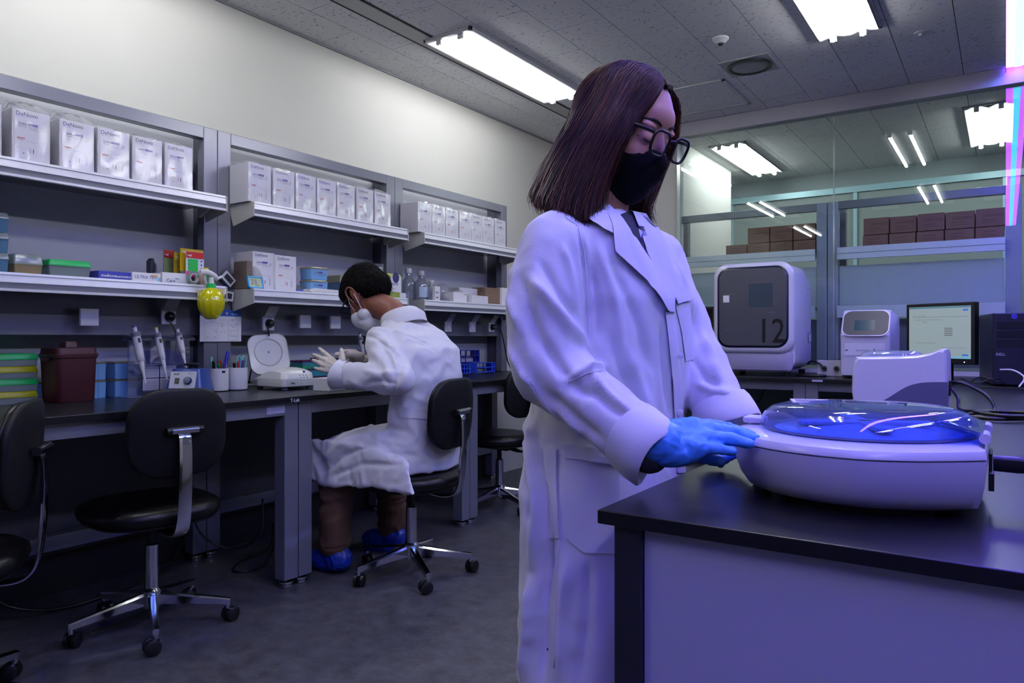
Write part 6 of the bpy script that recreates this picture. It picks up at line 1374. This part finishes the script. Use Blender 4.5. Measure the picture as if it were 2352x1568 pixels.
parts = [('l', [sring(cx, YC, z, ax, by) for z, cx, ax, by in tor]),
         ('chain', [SHn, SHn.lerp(ELn, .5)+Vector((0, -.01, 0)), ELn, ELn.lerp(WRn, .5), WRn], [.07, .072, .068, .060, .054]),
         ('chain', [SHf, ELf, WRf], [.07, .066, .052]),
         ('l', [yz(-2.09, YC, .20, .468, .60), yz(-2.2, YC, .245, .472, .66), yz(-2.38, YC, .27, .46, .65), yz(-2.50, YC, .275, .42, .62), yz(-2.57, YC, .26, .40, .58), yz(-2.60, YC, .22, .42, .52)]),
         ('l', [[Vector((x, 2.205-.0+dy+.02*math.sin(x*30), z)) for x, z in ((-2.57, .60), (-2.3, .60), (-2.03, .56), (-1.985, .50), (-1.955, .425), (-2.02, .405), (-2.12, .43), (-2.25, .415), (-2.4, .40), (-2.52, .395), (-2.58, .44))] for dy in (-.012, .012)])]
V, F, E_ = blob(parts, .0085, 4)
ST2 = [([(822, 766), (862, 775), (900, 800), (922, 835)], 5, -.010), ([(850, 800), (880, 830), (900, 870)], 8, .008), ([(835, 850), (870, 860), (905, 855)], 6, .010), ([(845, 880), (880, 875), (915, 885)], 6, -.010), ([(870, 780), (895, 820), (905, 860)], 7, -.008),
       ([(925, 830), (905, 880), (900, 930)], 6, -.012), ([(960, 790), (940, 840), (925, 890)], 8, .008), ([(975, 850), (955, 900), (930, 930)], 9, -.010), ([(1000, 770), (1010, 830), (1005, 880)], 10, .005), ([(810, 880), (850, 900), (900, 905)], 7, .009), ([(800, 895), (850, 920), (900, 920)], 5, -.008),
       ([(850, 950), (880, 980), (930, 990)], 7, -.012), ([(845, 970), (870, 1010), (930, 1020)], 7, .010), ([(860, 1000), (900, 1040), (970, 1050)], 8, -.010), ([(735, 1060), (790, 1010), (850, 995)], 8, .009), ([(745, 1085), (790, 1045), (860, 1020)], 6, -.010), ([(760, 1095), (830, 1065), (920, 1068)], 6, -.010),
       ([(880, 940), (860, 960), (850, 985)], 6, .008), ([(800, 1075), (805, 1110)], 5, -.008), ([(830, 1075), (836, 1118)], 5, .008), ([(930, 960), (960, 1000), (990, 1030)], 9, .008)]
V = rumple(V, F, .009, 8, 8, 7, 5); V = rumple(V, F, .004, 20, 20, 14, 9); V = strokes(V, F, ST2)
obj_from(V, F, 'lab_coat', m_coat, S_, base=NB); bv = bvh_of(V, F)
seam(bv, [(838, 752), (862, 772), (900, 800), (922, 850)], S_, NB); seam(bv, [(905, 760), (940, 770), (985, 790)], S_, NB)
cloth_patch(bv, [(912, 933), (914, 957)], [(985, 938), (985, 964)], 'back_belt', m_coat, S_, NB, off=.004, th=.004, n=4, m=10, dfall=3.05)
# raised collar
cs = []
for k, (z, cx, a, b) in enumerate(((1.09, -2.25, .098, .105), (1.13, -2.262, .098, .102), (1.158, -2.285, .080, .086), (1.162, -2.287, .075, .081), (1.145, -2.28, .072, .078))): cs.append([v-NB for v in sring(cx, YC, z, a, b, 2, 36, .42)])
MB().rings(cs, 0, cap=False).build('collar', m_coat, S_, smooth='a', angle=1.0)
def cuff2(a0, a1, r0, r1, seed):
    a = (a1-a0).normalized(); u = a.orthogonal().normalized(); v = a.cross(u); rs = []
    for s, rr in ((-.02, r0), (.0, r0*1.05), (.03, r1), (.032, r1-.003), (.02, r1*.85), (-.01, r0*.8)):
        rs.append([a1+a*(s*(1+.5*math.sin(q+seed)))+(u*math.cos(q)+v*math.sin(q))*rr*(1+.08*noise.noise(Vector((math.cos(q)*2+seed, math.sin(q)*2, s*30))))-NB for q in [2*PI*j/36 for j in range(36)]])
    MB().rings(rs, 0, cap=False).build('cuff', m_coat, S_, smooth='a', angle=1.0)
cuff2(ELn, WRn+(WRn-ELn).normalized()*.02, .056, .066, 2); cuff2(ELf, WRf, .053, .056, 5)
# head
HS = 1.17; HR = Matrix.Rotation(PI, 3, 'Z') @ Matrix.Rotation(math.radians(43), 3, 'Y'); HO = Vector((-2.485, 2.45, 1.243))
head = [he((-.008, 0, .03), (.092, .074, .088)), he((.022, 0, -.02), (.066, .062, .085)), he((.04, 0, -.07), (.046, .050, .045)), he((.055, 0, -.098), (.028, .026, .02)), he((.055, -.03, -.035), (.03, .028, .03)), he((.055, .03, -.035), (.03, .028, .03)), he((.068, 0, .03), (.022, .048, .022)),
        ('chain', [hp(.084, 0, .006), hp(.104, 0, -.034)], [.007, .011]), he((-.006, .073, -.012), (.014, .012, .030), 1.1), he((-.014, .084, -.002), (.012, .006, .022), 1.1), he((-.006, -.073, -.012), (.014, .012, .030)),
        ('chain', [hp(-.015, 0, -.05), Vector((-2.33, YC, 1.17)), Vector((-2.24, YC, 1.05))], [.06, .06, .066]),
        ('l', [sring(cx, YC, z, a, b) for z, cx, a, b in ((1.05, -2.21, .06, .12), (.9, -2.16, .07, .13), (.7, -2.16, .07, .12), (.52, -2.17, .08, .13))]),
        ('chain', [Vector((-2.13, 2.36, .54)), Vector((-2.5, 2.29, .53)), Vector((-2.5, 2.265, .1))], [.06, .055, .042]), ('chain', [Vector((-2.13, 2.56, .54)), Vector((-2.5, 2.64, .53)), Vector((-2.52, 2.655, .1))], [.06, .055, .042])]
Vh, Fh, _e = blob(head, .0045, 3); obj_from(Vh, Fh, 'body', m_skin2, S_, base=NB)
# ear rim
MB().tube(curvepts([hp(.008, .083, -.035)-NB, hp(.012, .090, .0)-NB, hp(.004, .094, .022)-NB, hp(-.014, .095, .026)-NB, hp(-.028, .092, .010)-NB, hp(-.024, .088, -.018)-NB, hp(-.004, .083, -.042)-NB], 4), .0042, 8).build('ear_rim', m_skin2, S_, smooth=True)
m_bk = M('hair_black', '060506', .85, spec=.12, var=.1, bump=.5, bsc=500)
hr = [he((-.014, 0, .044), (.102, .084, .088)), he((-.058, 0, .004), (.066, .078, .066)), he((.045, 0, .065), (.052, .060, .046)), he((.0, 0, .03), (.07, .0815, .04))]
Vr, Fr, _e = blob(hr, .005, 3); Vr = rumple(Vr, Fr, .006, 60, 60, 60, 1); obj_from(Vr, Fr, 'hair', m_bk, S_, base=NB)
Nr = normals(Vr, Fr); rnd = np.random.default_rng(4); mb = MB(); crown = np.array(hp(-.05, 0, .12))
for i in rnd.integers(0, len(Vr), 2600):
    p = Vr[i]; n = Nr[i]; d = p-crown; d /= max(1e-6, np.linalg.norm(d)); t_ = d-n*(d @ n); a = Vector(p-n*.002)-NB; dirv = Vector(t_*.9+n*.25+rnd.normal(size=3)*.18).normalized()
    b = a+dirv*.012; c = b+(dirv+Vector(-n)*.25).normalized()*.009; s = Vector(np.cross(n, t_+1e-6)).normalized()*.0007
    mb.add([a-s, a+s, b+s*.8, b-s*.8, c], [(0, 1, 2, 3), (3, 2, 4)])
o = mb.build('hair_strands', m_bk, S_); o['kind'] = 'stuff'
# white mask, ear loops, glasses
mk = [he((.062, 0, -.055), (.052, .060, .046)), he((.052, 0, -.085), (.046, .050, .042)), he((.03, 0, -.07), (.04, .0645, .036))]
Vm, Fm, _e = blob(mk, .004, 3); obj_from(Vm, Fm, 'face_mask', m_card, S_, base=NB)
for pts in ([(.012, .088, .008), (.028, .082, -.02), (.04, .064, -.045)], [(-.022, .092, -.014), (-.012, .084, -.05), (.012, .064, -.085)]):
    MB().tube(curvepts([hp(*p)-NB for p in pts], 5), .0015, 6).build('ear_loop', m_card, S_, smooth=True)
for s in (-1, 1):
    ring = [hp(.108, s*.034+a, -.004+b)-NB for a, b in rrect(.046, .030, .010, 5)]
    MB().tube(ring, .0022, 8, closed=True).build('glasses_rim', m_frame, S_, smooth=True)
    MB().rings([[p+HR @ Vector((d, 0, 0)) for p in ring] for d in (.0006, -.0006)]).build('glasses_lens', m_lens, S_)
    MB().tube(curvepts([hp(.106, s*.058, .004)-NB, hp(.085, s*.072, .006)-NB, hp(.04, s*.079, .006)-NB, hp(-.005, s*.082, .004)-NB], 4), .003, 8).build('glasses_temple', m_frame, S_, smooth=True)
MB().tube([hp(.11, -.011, .002)-NB, hp(.11, .011, .002)-NB], .0024, 8).build('glasses_bridge', m_frame, S_, smooth=True)
# gloves
g = {'arm': at(815, 862, 3.06), 'wrist': at(790, 856, 3.06), 't': [at(785, 842, 3.06), at(786, 826, 3.06), at(785, 812, 3.07), at(784, 803, 3.08)],
     'f': [[at(757, 821, 3.08), at(744, 809, 3.09), at(733, 800, 3.10)], [at(748, 828, 3.07), at(733, 820, 3.08), at(721, 814, 3.09)], [at(745, 839, 3.065), at(731, 833, 3.07), at(719, 827, 3.08)], [at(746, 850, 3.06), at(734, 848, 3.065), at(724, 845, 3.07)]]}
hand(g, 'glove', m_gwhite, S_, NB, .0032, .03, .0092)
g = {'arm': at(862, 836, 3.32), 'wrist': at(838, 830, 3.28), 't': [at(828, 818, 3.22), at(808, 812, 3.18), at(788, 812, 3.15), at(772, 814, 3.14)],
     'f': [[at(815, 808, 3.24), at(802, 806, 3.19), at(791, 806, 3.14)], [at(812, 818, 3.25), at(800, 818, 3.20), at(791, 820, 3.16)], [at(812, 830, 3.25), at(801, 832, 3.20), at(793, 834, 3.16)], [at(814, 841, 3.25), at(806, 843, 3.21), at(800, 845, 3.17)]]}
hand(g, 'glove', m_gwhite, S_, NB, .0035, .03, .0095)
# trousers and shoe covers
m_tr = M('brown_trousers', '54392a', .85, var=.08, bump=.3, bsc=300); m_sc = M('shoe_cover_blue', '0e2c94', .4, spec=.5, bump=.6, bsc=50)
for (kx, ky, ax_, ay) in ((-2.5, 2.285, -2.49, 2.262), (-2.5, 2.64, -2.52, 2.655)):
    pts = [('chain', [Vector((kx, ky, .52)), Vector((kx, ky, .42)), Vector((ax_, ay, .25)), Vector((ax_, ay, .125))], [.085, .08, .072, .07])]
    Vt, Ft, _e = blob(pts, .007, 2); Vt = rumple(Vt, Ft, .008, 10, 10, 18, ky*3); obj_from(Vt, Ft, 'trouser_leg', m_tr, S_, base=NB)
    pts = [('e', Vector((ax_-.06, ay, .045)), (.125, .055, .045)), ('e', Vector((ax_+.02, ay, .065)), (.068, .058, .06)), ('e', Vector((ax_-.12, ay, .035)), (.07, .052, .035))]
    Vt, Ft, _e = blob(pts, .006, 2); Vt = rumple(Vt, Ft, .006, 30, 30, 30, ky*5); Vt[:, 2] = np.maximum(Vt[:, 2], .001); obj_from(Vt, Ft, 'shoe_cover', m_sc, S_, base=NB)
